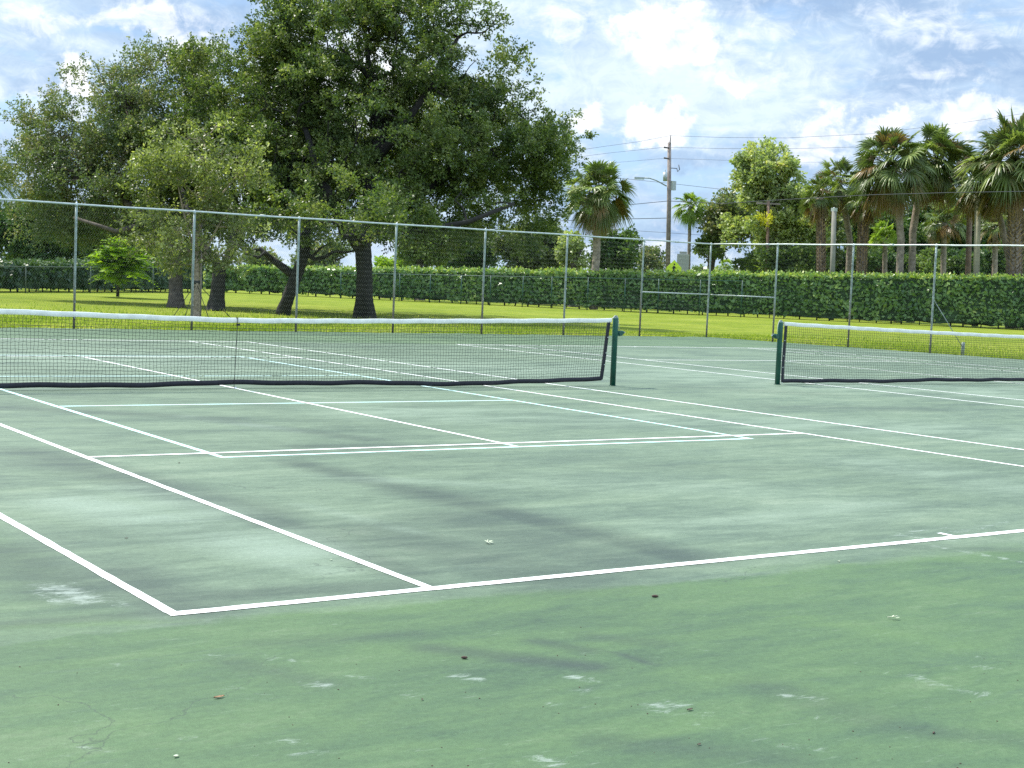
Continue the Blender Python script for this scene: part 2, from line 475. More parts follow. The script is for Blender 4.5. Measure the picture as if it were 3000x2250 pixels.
def court_material():
    m_ = bpy.data.materials.new('court_paint'); m_.use_nodes = True
    w = NT(m_.node_tree); b = w.n['Principled BSDF']
    geo = w.new('ShaderNodeNewGeometry'); P = geo.outputs['Position']

    def attr(n):
        a = w.new('ShaderNodeAttribute', attribute_name=n); return a.outputs['Fac']
    dark, lite, scuff, lime = attr('dark'), attr('lite'), attr('scuff'), attr('lime')
    sp = w.new('ShaderNodeSeparateXYZ'); w.put(sp.inputs[0], P)
    # broad washed streaks run across the view (along x) on this slab
    st = w.mapping(P, rot=(0, 0, 0.5), scale=(0.45, 1.7, 1))
    nbig = w.noise(P, 0.33, 5, 0.55, 0.3)
    nst = w.noise(st, 1.25, 8, 0.66, 0.4)
    nfine = w.noise(P, 34, 6, 0.75)
    nmid = w.noise(w.mapping(P, rot=(0, 0, 0.45), scale=(0.7, 1.7, 1)), 5.5, 8, 0.7, 0.6)
    ngrit = w.noise(P, 240, 3, 0.8)
    fac = w.math('ADD', w.math('ADD', w.math('MULTIPLY', nbig, 0.30), w.math('MULTIPLY', nst, 0.38)), w.math('MULTIPLY', nmid, 0.32))
    inner = w.ramp(fac, [(0.36, (0.050, 0.080, 0.054)), (0.46, (0.082, 0.124, 0.080)), (0.54, (0.114, 0.164, 0.106)), (0.64, (0.166, 0.214, 0.148))])
    outer = w.ramp(fac, [(0.36, (0.033, 0.064, 0.037)), (0.46, (0.053, 0.100, 0.046)), (0.54, (0.067, 0.122, 0.052)), (0.66, (0.108, 0.158, 0.084))])
    far = w.mapr(sp.outputs[1], 11.9, 12.05)
    # paint changes a hand's breadth outside the baseline, with a wavering edge
    edge = w.math('ADD', sp.outputs[1], w.math('MULTIPLY', w.math('SUBTRACT', w.noise(P, 1.1, 5, 0.7), 0.5), 0.55))
    xs = w.mapr(sp.outputs[0], -5.6, 0.5, -12.06, -12.34, smooth=False)
    ed = w.math('SUBTRACT', edge, xs)
    out1 = w.mapr(ed, -0.05, 0.05, 1.0, 0.0)
    side = w.mapr(sp.outputs[0], -5.46, -5.75, 0.0, 0.55)
    outm = w.math('MAXIMUM', w.math('MAXIMUM', out1, side), w.math('MULTIPLY', far, 0.8))
    c = w.mix(outm, inner, outer)
    c = w.mix(w.math('MULTIPLY', lime, w.mapr(nst, 0.35, 0.6, 0.1, 0.6)), c, (0.078, 0.140, 0.052))
    dk = w.math('MULTIPLY', dark, w.mapr(nst, 0.34, 0.62, 1.0, 0.62))
    c = w.mix(dk, c, w.mix(0.95, c, (0.032, 0.052, 0.039)))
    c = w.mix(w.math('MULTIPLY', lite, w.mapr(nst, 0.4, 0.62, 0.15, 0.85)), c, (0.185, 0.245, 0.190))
    # rubbed, chalky scuffs
    sn = w.noise(w.mapping(P, rot=(0, 0, 0.45), scale=(0.6, 1.5, 1)), 11, 9, 0.8, 0.9)
    sm = w.mapr(w.math('ADD', w.math('MULTIPLY', scuff, 0.18), w.math('MULTIPLY', sn, 1.0)), 0.58, 0.78)
    sm = w.math('MULTIPLY', sm, w.mapr(scuff, 0.02, 0.3))
    c = w.mix(w.math('MULTIPLY', sm, 0.8), c, (0.26, 0.31, 0.27))
    # random faint scratches and specks everywhere
    sc2 = w.mapr(w.noise(w.mapping(P, rot=(0, 0, 0.75), scale=(0.3, 5, 1)), 3.1, 8, 0.75, 0.5), 0.67, 0.74, 0, 0.33)
    c = w.mix(sc2, c, (0.24, 0.30, 0.24))
    dk2 = w.mapr(w.noise(w.mapping(P, rot=(0, 0, -0.3), scale=(0.35, 2.6, 1), loc=(5, 3, 0)), 1.9, 8, 0.7, 0.6), 0.58, 0.72, 0, 0.5)
    c = w.mix(dk2, c, w.mix(0.8, c, (0.045, 0.075, 0.06)))
    # short sharp rubs and hairline cracks
    rub = w.mapr(w.noise(w.mapping(P, rot=(0, 0, 0.9), scale=(1.2, 7, 1), loc=(2, 9, 0)), 4.5, 6, 0.8, 0.8), 0.60, 0.68, 0, 0.30)
    c = w.mix(rub, c, (0.22, 0.28, 0.21))
    rub2 = w.mapr(w.noise(w.mapping(P, rot=(0, 0, 0.3), scale=(1.5, 6, 1), loc=(8, 1, 0)), 3.7, 6, 0.8, 0.8), 0.60, 0.68, 0, 0.42)
    c = w.mix(rub2, c, (0.045, 0.075, 0.055))
    vo = w.new('ShaderNodeTexVoronoi', feature='DISTANCE_TO_EDGE')
    wv = w.new('ShaderNodeVectorMath', operation='ADD'); w.put(wv.inputs[0], P)
    wn_ = w.new('ShaderNodeTexNoise'); wn_.inputs['Scale'].default_value = 1.7; wn_.inputs['Detail'].default_value = 6; w.put(wn_.inputs['Vector'], P)
    w.put(wv.inputs[1], wn_.outputs['Color']); w.put(vo.inputs['Vector'], wv.outputs[0]); vo.inputs['Scale'].default_value = 0.33
    crack = w.math('MULTIPLY', w.mapr(vo.outputs['Distance'], 0.0, 0.0022, 0.6, 0.0, smooth=False), w.mapr(nbig, 0.50, 0.56))
    c = w.mix(crack, c, (0.03, 0.045, 0.035))
    g = w.mapr(nfine, 0.25, 0.75, 0.84, 1.16)
    g2 = w.mapr(ngrit, 0.3, 0.7, 0.74, 1.26)
    c = w.mix(1.0, c, w_gray(w, w.math('MULTIPLY', g, g2)), 'MULTIPLY')
    w.put(b.inputs['Base Color'], c)
    w.put(b.inputs['Roughness'], w.mapr(nst, 0.3, 0.7, 0.52, 0.74))
    b.inputs['Specular IOR Level'].default_value = 0.34
    bn = w.new('ShaderNodeBump'); bn.inputs['Strength'].default_value = 0.35; bn.inputs['Distance'].default_value = 0.004
    w.put(bn.inputs['Height'], w.noise(P, 130, 4, 0.7)); w.put(b.inputs['Normal'], bn.outputs[0])
    return m_


def build_court():
    nu, nv = 860, 760
    BR = FB + dBC * 40; A0 = FA - dAB * 18
    off = 0.12
    nA = np.array([-dAB[1], dAB[0]]); nB = np.array([-dBC[1], dBC[0]])
    c00 = A0 + nA * off; c10 = FB + nA * off + nB * off; c11 = BR + nB * off; c01 = np.array([A0[0], BR[1]])
    u = np.linspace(0, 1, nu); v = 1 - (1 - np.linspace(0, 1, nv)) ** 1.6
    U, V = np.meshgrid(u, v)
    p = ((1 - U) * (1 - V))[..., None] * c00 + (U * (1 - V))[..., None] * c10 + (U * V)[..., None] * c11 + ((1 - U) * V)[..., None] * c01
    # ragged asphalt edge
    p[0, :, 1] += rng.standard_normal(nu) * 0.05 + np.convolve(rng.standard_normal(nu + 14), np.ones(15) / 4, 'valid') * 0.10
    p[:, -1, 0] += rng.standard_normal(nv) * 0.03
    X, Y = p[..., 0], p[..., 1]
    z = np.zeros_like(X)
    verts = np.stack([X, Y, z], -1).reshape(-1, 3)
    i = np.arange(nv - 1)[:, None] * nu + np.arange(nu - 1)[None]
    f = np.stack([i, i + nu, i + nu + 1, i + 1], -1).reshape(-1, 4)
    b = MB(); b.add(verts, f, smooth=True)
    # skirt
    ring = list(range(nu)) + [k * nu + nu - 1 for k in range(1, nv)]
    sk = verts[ring].copy(); sk2 = sk.copy(); sk2[:, 2] = -0.06
    n_ = len(ring); q = np.arange(n_ - 1)
    b.add(np.concatenate([sk, sk2]), np.stack([q, q + 1, q + 1 + n_, q + n_], -1))
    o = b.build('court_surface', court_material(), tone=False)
    o['kind'] = 'structure'
    me = o.data
    allv = np.concatenate(b.v); X, Y = allv[:, 0], allv[:, 1]
    dark = np.zeros(len(X)); lite = dark.copy(); scuff = dark.copy(); lime = dark.copy()
    # dark, damp-looking bands of worn paint
    for a_, b__, wd, s in [((640, 1000), (900, 1062), .22, .8), ((900, 1062), (1480, 1205), .30, .95), ((820, 1150), (1180, 1240), .55, .8), ((1000, 1120), (1300, 1210), .55, .75),
                           ((60, 975), (560, 1110), .34, .8), ((560, 1110), (880, 1235), .22, .8), ((420, 1290), (900, 1262), .16, .7), ((250, 1240), (400, 1318), .30, .8),
                           ((0, 880), (500, 905), .30, .5), ((450, 905), (800, 950), .22, .6), ((640, 965), (1060, 960), .14, .6), ((100, 1000), (330, 1045), .3, .6),
                           ((0, 1190), (200, 1290), .30, .7), ((0, 1350), (380, 1322), .1, .7), ((1700, 880), (2000, 884), .5, .5), ((1350, 1008), (1700, 1010), .25, .3),
                           ((930, 1400), (1280, 1440), .10, 1.0), ((1160, 1385), (1270, 1405), .07, .9), ((1340, 1412), (1400, 1432), .045, 1.), ((500, 1430), (700, 1475), .10, .5),
                           ((1280, 1375), (1420, 1390), .09, .6), ((1650, 1480), (1900, 1560), .16, .5), ((1300, 1600), (1700, 1640), .12, .5), ((1950, 1180), (2212, 1190), .14, .5),
                           ((560, 1390), (900, 1370), .10, .45), ((1480, 835), (1750, 850), .6, .35), ((2000, 1580), (2212, 1600), .1, .5), ((1300, 838), (1420, 846), .12, .0)]:
        dark = np.maximum(dark, s * streak(X, Y, a_, b__, wd))
    for a_, b__, wd, s in [((900, 890), (2100, 930), 1.3, .55), ((1300, 800), (2200, 850), 2.6, .6), ((300, 780), (1200, 800), 3.0, .6), ((160, 1080), (620, 1190), .42, .8), ((300, 1060), (560, 1160), .4, .6), ((620, 1220), (700, 1230), .2, .5), ((1500, 1140), (1900, 1090), .5, .5),  # pale areas; the broad far streaks paint in the court's grazing sheen
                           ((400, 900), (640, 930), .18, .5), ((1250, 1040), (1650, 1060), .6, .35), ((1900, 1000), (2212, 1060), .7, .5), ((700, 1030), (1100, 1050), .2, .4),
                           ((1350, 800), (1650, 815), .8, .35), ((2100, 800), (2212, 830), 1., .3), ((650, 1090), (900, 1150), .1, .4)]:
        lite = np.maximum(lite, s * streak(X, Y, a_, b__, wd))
    for a_, b__, wd, s in [((600, 1320), (1100, 1300), .18, .8), ((1100, 1290), (1700, 1265), .16, .9), ((1650, 1235), (2212, 1180), .14, .9), ((0, 1355), (420, 1340), .05, 1.),
                           ((800, 1400), (1100, 1380), .12, .6), ((1450, 1450), (1750, 1490), .14, .9), ((1700, 1330), (2212, 1420), .16, .8), ((1350, 1620), (1500, 1560), .1, .6),
                           ((0, 1480), (300, 1560), .12, .5), ((700, 1560), (1000, 1620), .1, .5), ((1800, 1240), (2212, 1300), .14, .5)]:
        lime = np.maximum(lime, s * streak(X, Y, a_, b__, wd))
    # many more small chalky rubs, most of them low in the picture
    rs = np.random.default_rng(12)
    more = []
    for k in range(16):
        x_, y_ = rs.uniform(0, 2212), 1360 + 290 * rs.uniform()
        L_ = rs.uniform(8, 60); more.append(((x_, y_), (x_ + L_, y_ + L_ * rs.uniform(-.1, .35)), rs.uniform(.03, .05), rs.uniform(.25, .6)))
    for a_, b__, wd, s in more + [((90, 1262), (130, 1300), .08, .7), ((120, 1268), (185, 1295), .12, 1.0), ((190, 1285), (265, 1305), .05, .7), ((675, 1478), (715, 1482), .03, .9), ((765, 1462), (790, 1462), .015, .9),
                           ((985, 1460), (1020, 1466), .03, 1.), ((1235, 1462), (1275, 1470), .03, .9), ((1975, 1462), (2060, 1488), .03, .9), ((2060, 1490), (2120, 1498), .02, .8), ((2050, 1405), (2120, 1420), .03, .6),
                           ((2110, 1440), (2150, 1446), .03, .7), ((1690, 1502), (1760, 1510), .012, .9), ((1400, 1522), (1460, 1520), .05, .75), ((1370, 1530), (1530, 1545), .04, .5), ((1470, 1560), (1560, 1575), .05, .55),
                           ((1160, 1640), (1200, 1650), .05, 1.), ((1970, 1160), (2060, 1168), .05, .8), ((1930, 1155), (2040, 1140), .05, .6), ((2060, 1150), (2180, 1128), .04, .7), ((600, 1590), (660, 1620), .03, .5),
                           ((500, 1490), (560, 1505), .05, .5), ((2020, 1180), (2212, 1215), .02, .8), ((1650, 1600), (1800, 1625), .03, .4), ((880, 1500), (930, 1520), .06, .4), ((1250, 1490), (1300, 1500), .06, .4)]:
        scuff = np.maximum(scuff, s * streak(X, Y, a_, b__, max(.045, wd * 1.15)))
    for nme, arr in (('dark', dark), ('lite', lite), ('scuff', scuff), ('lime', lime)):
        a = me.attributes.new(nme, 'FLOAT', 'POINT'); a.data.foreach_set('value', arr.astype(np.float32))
    return o


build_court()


def line_mat(name, color):
    m_ = bpy.data.materials.new(name); m_.use_nodes = True
    w = NT(m_.node_tree); b = w.n['Principled BSDF']
    geo = w.new('ShaderNodeNewGeometry'); P = geo.outputs['Position']
    n = w.noise(P, 7, 9, 0.8)
    c = w.mix(w.mapr(n, 0.47, 0.70, 0.0, 0.5), color, tuple(q * 0.62 for q in color))
    c = w.mix(1.0, c, w_gray(w, w.mapr(w.noise(P, 150, 3, .7), 0.3, 0.7, 0.93, 1.05)), 'MULTIPLY')
    w.put(b.inputs['Base Color'], c); b.inputs['Roughness'].default_value = 0.6
    return m_


M['line_white'] = line_mat('line_paint_white', (0.80, 0.82, 0.79))
M['line_teal'] = line_mat('line_paint_aqua', (0.56, 0.80, 0.77))


def lines(name, mat_, segs, z):
    b = MB()
    for (x0, y0, x1, y1, wd) in segs:
        p = np.array([x0, y0]); q = np.array([x1, y1]); d = q - p; L = np.linalg.norm(d); d /= L; n = np.array([-d[1], d[0]])
        k = max(2, int(L / 0.12)); t = np.linspace(0, L, k)
        wob = rng.standard_normal((2, k)) * 0.0016
        a = p + d * t[:, None] + n * (wd / 2 + wob[0])[:, None]; c = p + d * t[:, None] - n * (wd / 2 + wob[1])[:, None]
        v = np.concatenate([np.c_[a, np.full(k, z)], np.c_[c, np.full(k, z)]])
        i = np.arange(k - 1)
        b.add(v, np.stack([i, i + k, i + k + 1, i + 1], -1))
    o = b.build(name, mat_, tone=False); o['kind'] = 'structure'
    return o


def tennis(cx):
    W, S_, L, V = 5.461, 4.09, 11.84, 6.4
    e = .03
    s = []
    for sg in (-1, 1):
        s.append((cx - W - .025, sg * L, cx + W + .025, sg * L, .075))
        s.append((cx - S_ + e, sg * V, cx + S_ - e, sg * V, .06))
        s.append((cx, sg * (L - .0375), cx, sg * (L - .16), .05))
        s.append((cx + sg * W, -L + .0375, cx + sg * W, L - .0375, .056))
        s.append((cx + sg * S_, -L + .0375, cx + sg * S_, L - .0375, .056))
    s.append((cx, -V + .027, cx, V - .027, .052))
    return s


def pickle(cx):
    s = []
    W = 3.025
    for sg in (-1, 1):
        s.append((cx - W - .025, sg * 6.68, cx + W + .025, sg * 6.68, .06))
        s.append((cx - W + .025, sg * 2.13, cx + W - .025, sg * 2.13, .06))
        s.append((cx + sg * W, -6.655, cx + sg * W, 6.655, .056))
        s.append((cx, sg * 6.655, cx, sg * 6.2, .05))
    return s


CB = 10.0 + 6.4
lines('tennis_lines', M['line_white'], tennis(0.0), 0.0032)
lines('tennis_lines', M['line_white'], tennis(CB), 0.0032)
lines('pickleball_lines', M['line_teal'], pickle(0.0), 0.0016)

# ------------------------------------------------------------------ tennis nets


def net(x0, x1, x_strap, label, seed, right_crank, left_crank):
    """a net between posts at x0 and x1"""
    r = np.random.default_rng(seed)
    root = empty('tennis_net', ((x0 + x1) / 2, 0, 0), label, 'tennis net', 'tennis nets across the courts')
    px = 0.045
    a, b_ = x0 + 0.10, x1 - 0.10
    L = b_ - a

    def top(x):
        t = abs((x - x_strap) / (L / 2)); return 0.925 + 0.125 * t ** 1.25

    def bot(x):
        return 0.040 + 0.010 * np.sin(x * 1.1 + seed) + 0.007 * np.sin(x * 2.7 + 2 * seed) + 0.05 * np.clip((x - x1 + 2.2) / 2.2, 0, 1) * right_crank

    def sway(x, z):
        return 0.03 * np.sin(x * 0.9 + seed) * (1.05 - z) + 0.012 * np.sin(x * 3.3 + z * 4 + seed) * (1.05 - z)
    pitch = 0.0475
    nx = int(L / pitch)
    nz = 21
    xs = np.linspace(a + .03, b_ - .03, nx)
    t = np.linspace(0, 1, nz)
    G = np.zeros((nx, nz, 3))
    zt = np.array([top(x) for x in xs]) - 0.05; zb = bot(xs) + 0.04
    # net pulls inwards towards its bottom corners
    side = 0.10 * np.clip((xs - (x1 - 1.4)) / 1.4, 0, 1)
    for j, q in enumerate(t):
        z = zt * (1 - q) + zb * q
        ripple = 0.010 * np.sin(xs * 2.3 + seed) * math.sin(q * PI)
        G[:, j, 0] = xs - side * q + 0.006 * np.sin(xs * 5 + q * 9) * q
        G[:, j, 2] = z + ripple * 0.6
        G[:, j, 1] = sway(xs, z)
    G[..., 0] += r.standard_normal((nx, nz)) * 0.0035
    G[:, 1:-1, 2] += r.standard_normal((nx, nz - 2)) * 0.0035
    # knotted mesh: thin three-sided cords
    m_ = MB(); cr = 0.0024
    offs = np.array([[0, 1], [0.87, -.5], [-.87, -.5]]) * cr
    for k, (i0, other) in enumerate((('v', 0), ('h', 0))):
        if i0 == 'v':
            p0 = G[:, :-1].reshape(-1, 3); p1 = G[:, 1:].reshape(-1, 3); ax = (0, 1)
        else:
            p0 = G[:-1, 1:-1].reshape(-1, 3); p1 = G[1:, 1:-1].reshape(-1, 3); ax = (2, 1)
        n_ = len(p0); v = np.zeros((n_, 6, 3))
        for c in range(3):
            o = np.zeros(3); o[ax[0]] = offs[c][0]; o[ax[1]] = offs[c][1]
            v[:, c] = p0 + o; v[:, 3 + c] = p1 + o
        i = np.arange(n_)[:, None] * 6
        f = np.concatenate([i + np.array([c, (c + 1) % 3, 3 + (c + 1) % 3, 3 + c]) for c in range(3)])
        m_.add(v.reshape(-1, 3), f)
    m_.build('net_mesh', M['net_cord'], root)
    # white headband: folded tape over the cable
    kx = np.linspace(a - .02, b_ + .02, 160)
    band = MB(); prof = [(-.004, 0.0), (-.010, -.006), (-.011, -.032), (-.008, -.063), (-.006, -.065), (.006, -.065), (.008, -.063), (.011, -.032), (.010, -.006), (.004, 0.0)]
    vv = []
    for x in kx:
        zt_ = top(x) + 0.012 + 0.003 * math.sin(x * 9 + seed)
        for (y, z) in prof: vv.append((x, sway(x, 1.0) + y * (1 + .15 * math.sin(x * 14)), zt_ + z))
    n_ = len(prof); i = np.arange(len(kx) - 1)[:, None] * n_ + np.arange(n_)[None]; j = np.arange(len(kx) - 1)[:, None] * n_ + ((np.arange(n_) + 1) % n_)[None]
    band.add(vv, np.stack([i, j, j + n_, i + n_], -1).reshape(-1, 4), smooth=True)
    band.build('headband', M['net_white'], root)
    # black bottom tape
    bt = MB(); vv = []
    kx = np.linspace(a + .02, b_ - .02 - .10 * right_crank, 140)
    for x in kx:
        zb_ = bot(x) + 0.004 * math.sin(x * 7 + seed)
        y_ = sway(x, 0.06)
        for (y, z) in ((-.008, .056), (-.012, .022), (-.009, -.010), (.009, -.010), (.012, .022), (.008, .056)): vv.append((x, y_ + y, zb_ + z))
    n_ = 6; i = np.arange(len(kx) - 1)[:, None] * n_ + np.arange(n_)[None]; j = np.arange(len(kx) - 1)[:, None] * n_ + ((np.arange(n_) + 1) % n_)[None]
    bt.add(vv, np.stack([i, j, j + n_, i + n_], -1).reshape(-1, 4), smooth=True)
    bt.build('bottom_tape', M['net_black'], root)
    # black side tapes with lacing to each post
    for sd, xp, pull in ((-1, a, 0.0), (1, b_, 0.10 * right_crank)):
        sb = MB(); zz = np.linspace(top(xp) - .03, bot(xp) + .0, 16)
        pts = [(xp - sd * .03 - sd * pull * (1 - (z - zz[-1]) / (zz[0] - zz[-1])), sway(xp, z), z) for z in zz]
        for p, q in zip(pts[:-1], pts[1:]):
            hw = 0.030; th = .006
            v = [(p[0] - hw, p[1] - th, p[2]), (p[0] + hw, p[1] - th, p[2]), (p[0] + hw, p[1] + th, p[2]), (p[0] - hw, p[1] + th, p[2]),
                 (q[0] - hw, q[1] - th, q[2]), (q[0] + hw, q[1] - th, q[2]), (q[0] + hw, q[1] + th, q[2]), (q[0] - hw, q[1] + th, q[2])]
            sb.add(v, [[0, 1, 5, 4], [1, 2, 6, 5], [2, 3, 7, 6], [3, 0, 4, 7]])
        s_ = sb.build('side_tape', M['net_black'], root)
        for q in (0, 4, 8, 11, 15):
            p = pts[q]; MB().box((p[0] + sd * .012, p[1] - .009, p[2] - .01), (.016, .006, .016)).build('grommet', M['steel'], s_)
    for sd, xp, pull in ((-1, a, 0.0), (1, b_, 0.10 * right_crank)):
        zig = []
        for q in range(6):
            z = top(xp) - .08 - q * 0.16
            xa = xp - sd * pull * q / 5.2
            zig += [(xa, .005, z), (xp + sd * .085, 0.0, z - .06)]
        MB().tube(zig, .003, 4).build('lacing', M['net_cord'], root)
    # centre strap
    st = MB()
    zz = np.linspace(top(x_strap) + .016, 0.012, 12)
    for y in (-.020,):
        for p, q in zip(zz[:-1], zz[1:]):
            st.box((x_strap + .012 * (p - .5), y + sway(x_strap, p), (p + q) / 2), (.007, .004, abs(p - q) + .001))
    st.box((x_strap, 0, top(x_strap) + .016), (.022, .045, .005))
    st.box((x_strap + .01, -.026, top(x_strap) - .075), (.05, .012, .03))
    st.build('centre_strap', M['net_black'], root)
    MB().tube([(x_strap, -.02, -.01), (x_strap, -.02, .02)], .016, 8).build('ground_anchor', M['steel'], root)
    # posts
    for sd, xp, crank in ((-1, x0, left_crank), (1, x1, right_crank)):
        pm = MB(); h = 1.075
        pm.tube([(xp, 0, -.03), (xp, 0, h - .02), (xp, 0, h)], [px, px, px * .93], 20)
        po = pm.build('post', M['green_paint'], root)
        MB().tube([(xp, 0, .0), (xp, 0, .006)], .062, 20).build('ground_sleeve', M['green_paint'], po)
        cp = MB(); cp.tube([(xp, -.008, h + .001), (xp, .008, h + .001)], .036, 12); cp.box((xp, 0, h - .002), (.09, .03, .012))
        cp.build('cable_pulley', M['galv'], po)
        cb = MB(); cb.tube([(xp - sd * .10, 0, h - .035), (xp - sd * .02, 0, h + .030), (xp + sd * .03, 0, h + .028), (xp + sd * .062, 0, h - .05), (xp + sd * .075, 0, h - .19)], .0035, 6)
        cb.build('cable', M['net_white'], po)
        if crank:
            c_ = MB()
            z = h - .245
            c_.box((xp + sd * .065, 0, z), (.06, .05, .085))
            c_.tube([(xp + sd * .095, -.045, z), (xp + sd * .095, .045, z)], .038, 14)
            c_.tube([(xp + sd * .09, 0, z + .01), (xp + sd * .135, 0, z + .02), (xp + sd * .175, 0, z + .012)], [.026, .026, .022], 12)
            c_.build('winch', M['green_paint'], po)
            MB().tube([(xp + sd * .176, 0, z + .012), (xp + sd * .195, 0, z + .014)], .012, 10).build('crank_shaft', M['steel'], po)
    return root


net(-6.4, 6.4, 0.0, 'left tennis net with a centre strap, ending at the green post right of centre', 1, 1, 1)
net(10.0, 22.8, 17.0, 'shorter looking tennis net on the right, running out of frame from a green post', 4, 0, 1)

# ------------------------------------------------------------------ chain link fences


def chain_mesh(b, p, q, z0, z1, cell=0.062, r=0.0020):
    """woven diamonds between two ground points"""
    p = np.asarray(p, float); q = np.asarray(q, float); d = q - p; L = np.linalg.norm(d); d = d / L
    n = int(L / cell); m_ = int((z1 - z0) / cell)
    pts_z = np.linspace(z0, z1, m_ + 1)
    nrm = np.array([-d[1], d[0]])
    x = np.arange(n)[:, None] * cell + cell * 0.5 * ((np.arange(m_ + 1)[None]) % 2) * 2 * 1.0
    base = p[None, None] + d[None, None] * x[..., None]
    jitter = ((np.arange(m_ + 1) % 2) * 2 - 1)[None, :, None] * 0.002
    base = base + nrm * jitter
    P_ = np.concatenate([base, np.broadcast_to(pts_z[None, :, None], (n, m_ + 1, 1))], -1)
    # each wire zigzags between two columns; two adjoining wires close the diamonds
    a = P_[:, :-1].reshape(-1, 3); c = P_[:, 1:].reshape(-1, 3)
    k = len(a); v = np.zeros((k, 6, 3))
    o = [np.array([d[0] * r, d[1] * r, 0]), np.array([-d[0] * r * .5 + nrm[0] * r, -d[1] * r * .5 + nrm[1] * r, 0]), np.array([-d[0] * r * .5 - nrm[0] * r, -d[1] * r * .5 - nrm[1] * r, 0])]
    for s in range(3): v[:, s] = a + o[s]; v[:, 3 + s] = c + o[s]
    i = np.arange(k)[:, None] * 6
    f = np.concatenate([i + np.array([s, (s + 1) % 3, 3 + (s + 1) % 3, 3 + s]) for s in range(3)])
    b.add(v.reshape(-1, 3), f)


def post_on(line0, line1, x):
    """point of the ground line seen in measuring column x at its foot"""
    best = None
    for t in np.linspace(-1.2, 1.4, 5201):
        p = line0 + (line1 - line0) * t
        q = np.array([p[0], p[1], 0]) - CAM
        dz = q @ FWD
        if dz <= 0: continue
        px = (512 + F * (q @ RIGHT) / dz) / K
        if best is None or abs(px - x) < best[0]: best = (abs(px - x), p)
    return best[1]


HF = 3.03


def fence(name, cols, l0, l1, start, end, h0, h1, label, braces, skip_first=False):
    d = (l1 - l0) / np.linalg.norm(l1 - l0)
    root = empty(name, (*((start + end) / 2), 0), label, 'fence', 'chain link fences around the courts')
    L = np.linalg.norm(end - start)

    def hz(p): return h0 + (h1 - h0) * np.linalg.norm(p - start) / L
    inn = np.array([d[1], -d[0]]) * 0.04
    for c in cols:
        p = post_on(l0, l1, c) if c is not None else start
        corner = (c == cols[-1] and name == 'chain_link_fence' and h1 > h0) and False
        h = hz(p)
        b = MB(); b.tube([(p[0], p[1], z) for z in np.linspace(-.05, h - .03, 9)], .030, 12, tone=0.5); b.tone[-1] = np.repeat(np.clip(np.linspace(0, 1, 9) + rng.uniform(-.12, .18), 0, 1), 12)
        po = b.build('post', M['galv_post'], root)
        t = MB(); t.tube([(p[0], p[1], h - .05), (p[0], p[1], h - .01), (p[0], p[1], h + .03), (p[0], p[1], h + .045)], [.037, .037, .026, .008], 12)
        t.build('post_cap', M['galv_bright'], po)
        tie = None
        for z in np.arange(.25, h - .2, .38):
            if tie is None:
                t = MB(); t.tube([(p[0] + inn[0] * .9, p[1] + inn[1] * .9, z), (p[0] + inn[0] * .9, p[1] + inn[1] * .9, z + .018)], .013, 6)
                tie = t.build('wire_tie', M['galv_bright'], po); z0 = z
            else:
                c_ = tie.copy(); COL.objects.link(c_); c_.parent = po; c_.location = (0, 0, z - z0)
    rl = MB()
    k = 24
    pts = [start + (end - start) * t for t in np.linspace(0, 1, k)]
    rl.tube([(p[0], p[1], hz(p) + .006 * math.sin(i * 1.9)) for i, p in enumerate(pts)],   .024, 10)
    for t in np.arange(.13, 1, .27):
        p = start + (end - start) * t; rl.tube([(*(p - d * .08), hz(p)), (*(p + d * .08), hz(p))], .033, 10)
    rl.build('top_rail', M['galv_bright'], root)
    mm = MB(); chain_mesh(mm, start + inn, end + inn, 0.04, min(h0, h1) + .01)
    mm.build('wire_mesh', M['wire'], root)
    tw = MB(); tw.tube([(*(start + inn), .06), (*(end + inn), .06)], .003, 4)
    tw.build('tension_wire', M['wire'], root)
    for (ca, cb, z) in braces:
        pa = post_on(l0, l1, ca); pb = post_on(l0, l1, cb)
        MB().tube([(*pa, z), (*pb, z + .0)], .020, 10).build('brace_rail', M['galv_bright'], root)
    return root


F0 = FA - dAB * 6.2
FE = FC + dBC * 7
fence('chain_link_fence', [-80, 159.5, 413.8, 638.5, 848, 1039.6, 1216.5, 1381.3, 1525.6], FA, FB, F0, FB, 2.95, 3.10,
      'grey chain link fence behind the far baseline, in front of the oaks', [(1381.3, 1525.6, 1.42)])
sf = fence('chain_link_fence', [1669, 1831.6, 2008.6, 2235], FB, FC, FB + dBC * .05, FE, 3.10, 3.20,
           'grey chain link fence down the right side of the courts, before the hedge', [(1531, 1669, 1.42)])
# stay rod from the last post seen down to a short stake in the grass
p9 = post_on(FB, FC, 2008.6); sg = gnd(2079, 769, -.045)
b = MB(); b.tube([(p9[0] + .04, p9[1], 1.55), (sg[0] - .03, sg[1], .22)], .011, 8); b.build('stay_rod', M['galv'], sf)
b = MB(); b.tube([(sg[0], sg[1], -.08), (sg[0], sg[1], .34), (sg[0], sg[1], .36)], [.05, .05, .035], 12); b.build('anchor_stake', M['galv'], sf)

# ------------------------------------------------------------------ foliage tools


def unit(v): return v / (np.linalg.norm(v, axis=-1, keepdims=True) + 1e-9)


def lump(p, s, seed=0):
    """cheap smooth noise in 0..1"""
    r = np.random.default_rng(seed + 91); o = np.zeros(len(p))
    for k in range(5):
        w_ = r.standard_normal(3); w_ = w_ / np.linalg.norm(w_) * (1.0 + .45 * k) / s
        o += np.sin(p @ w_ * 2 * PI / 1.7 + r.uniform(0, 6))
    return np.clip(o / 6 + .5, 0, 1)


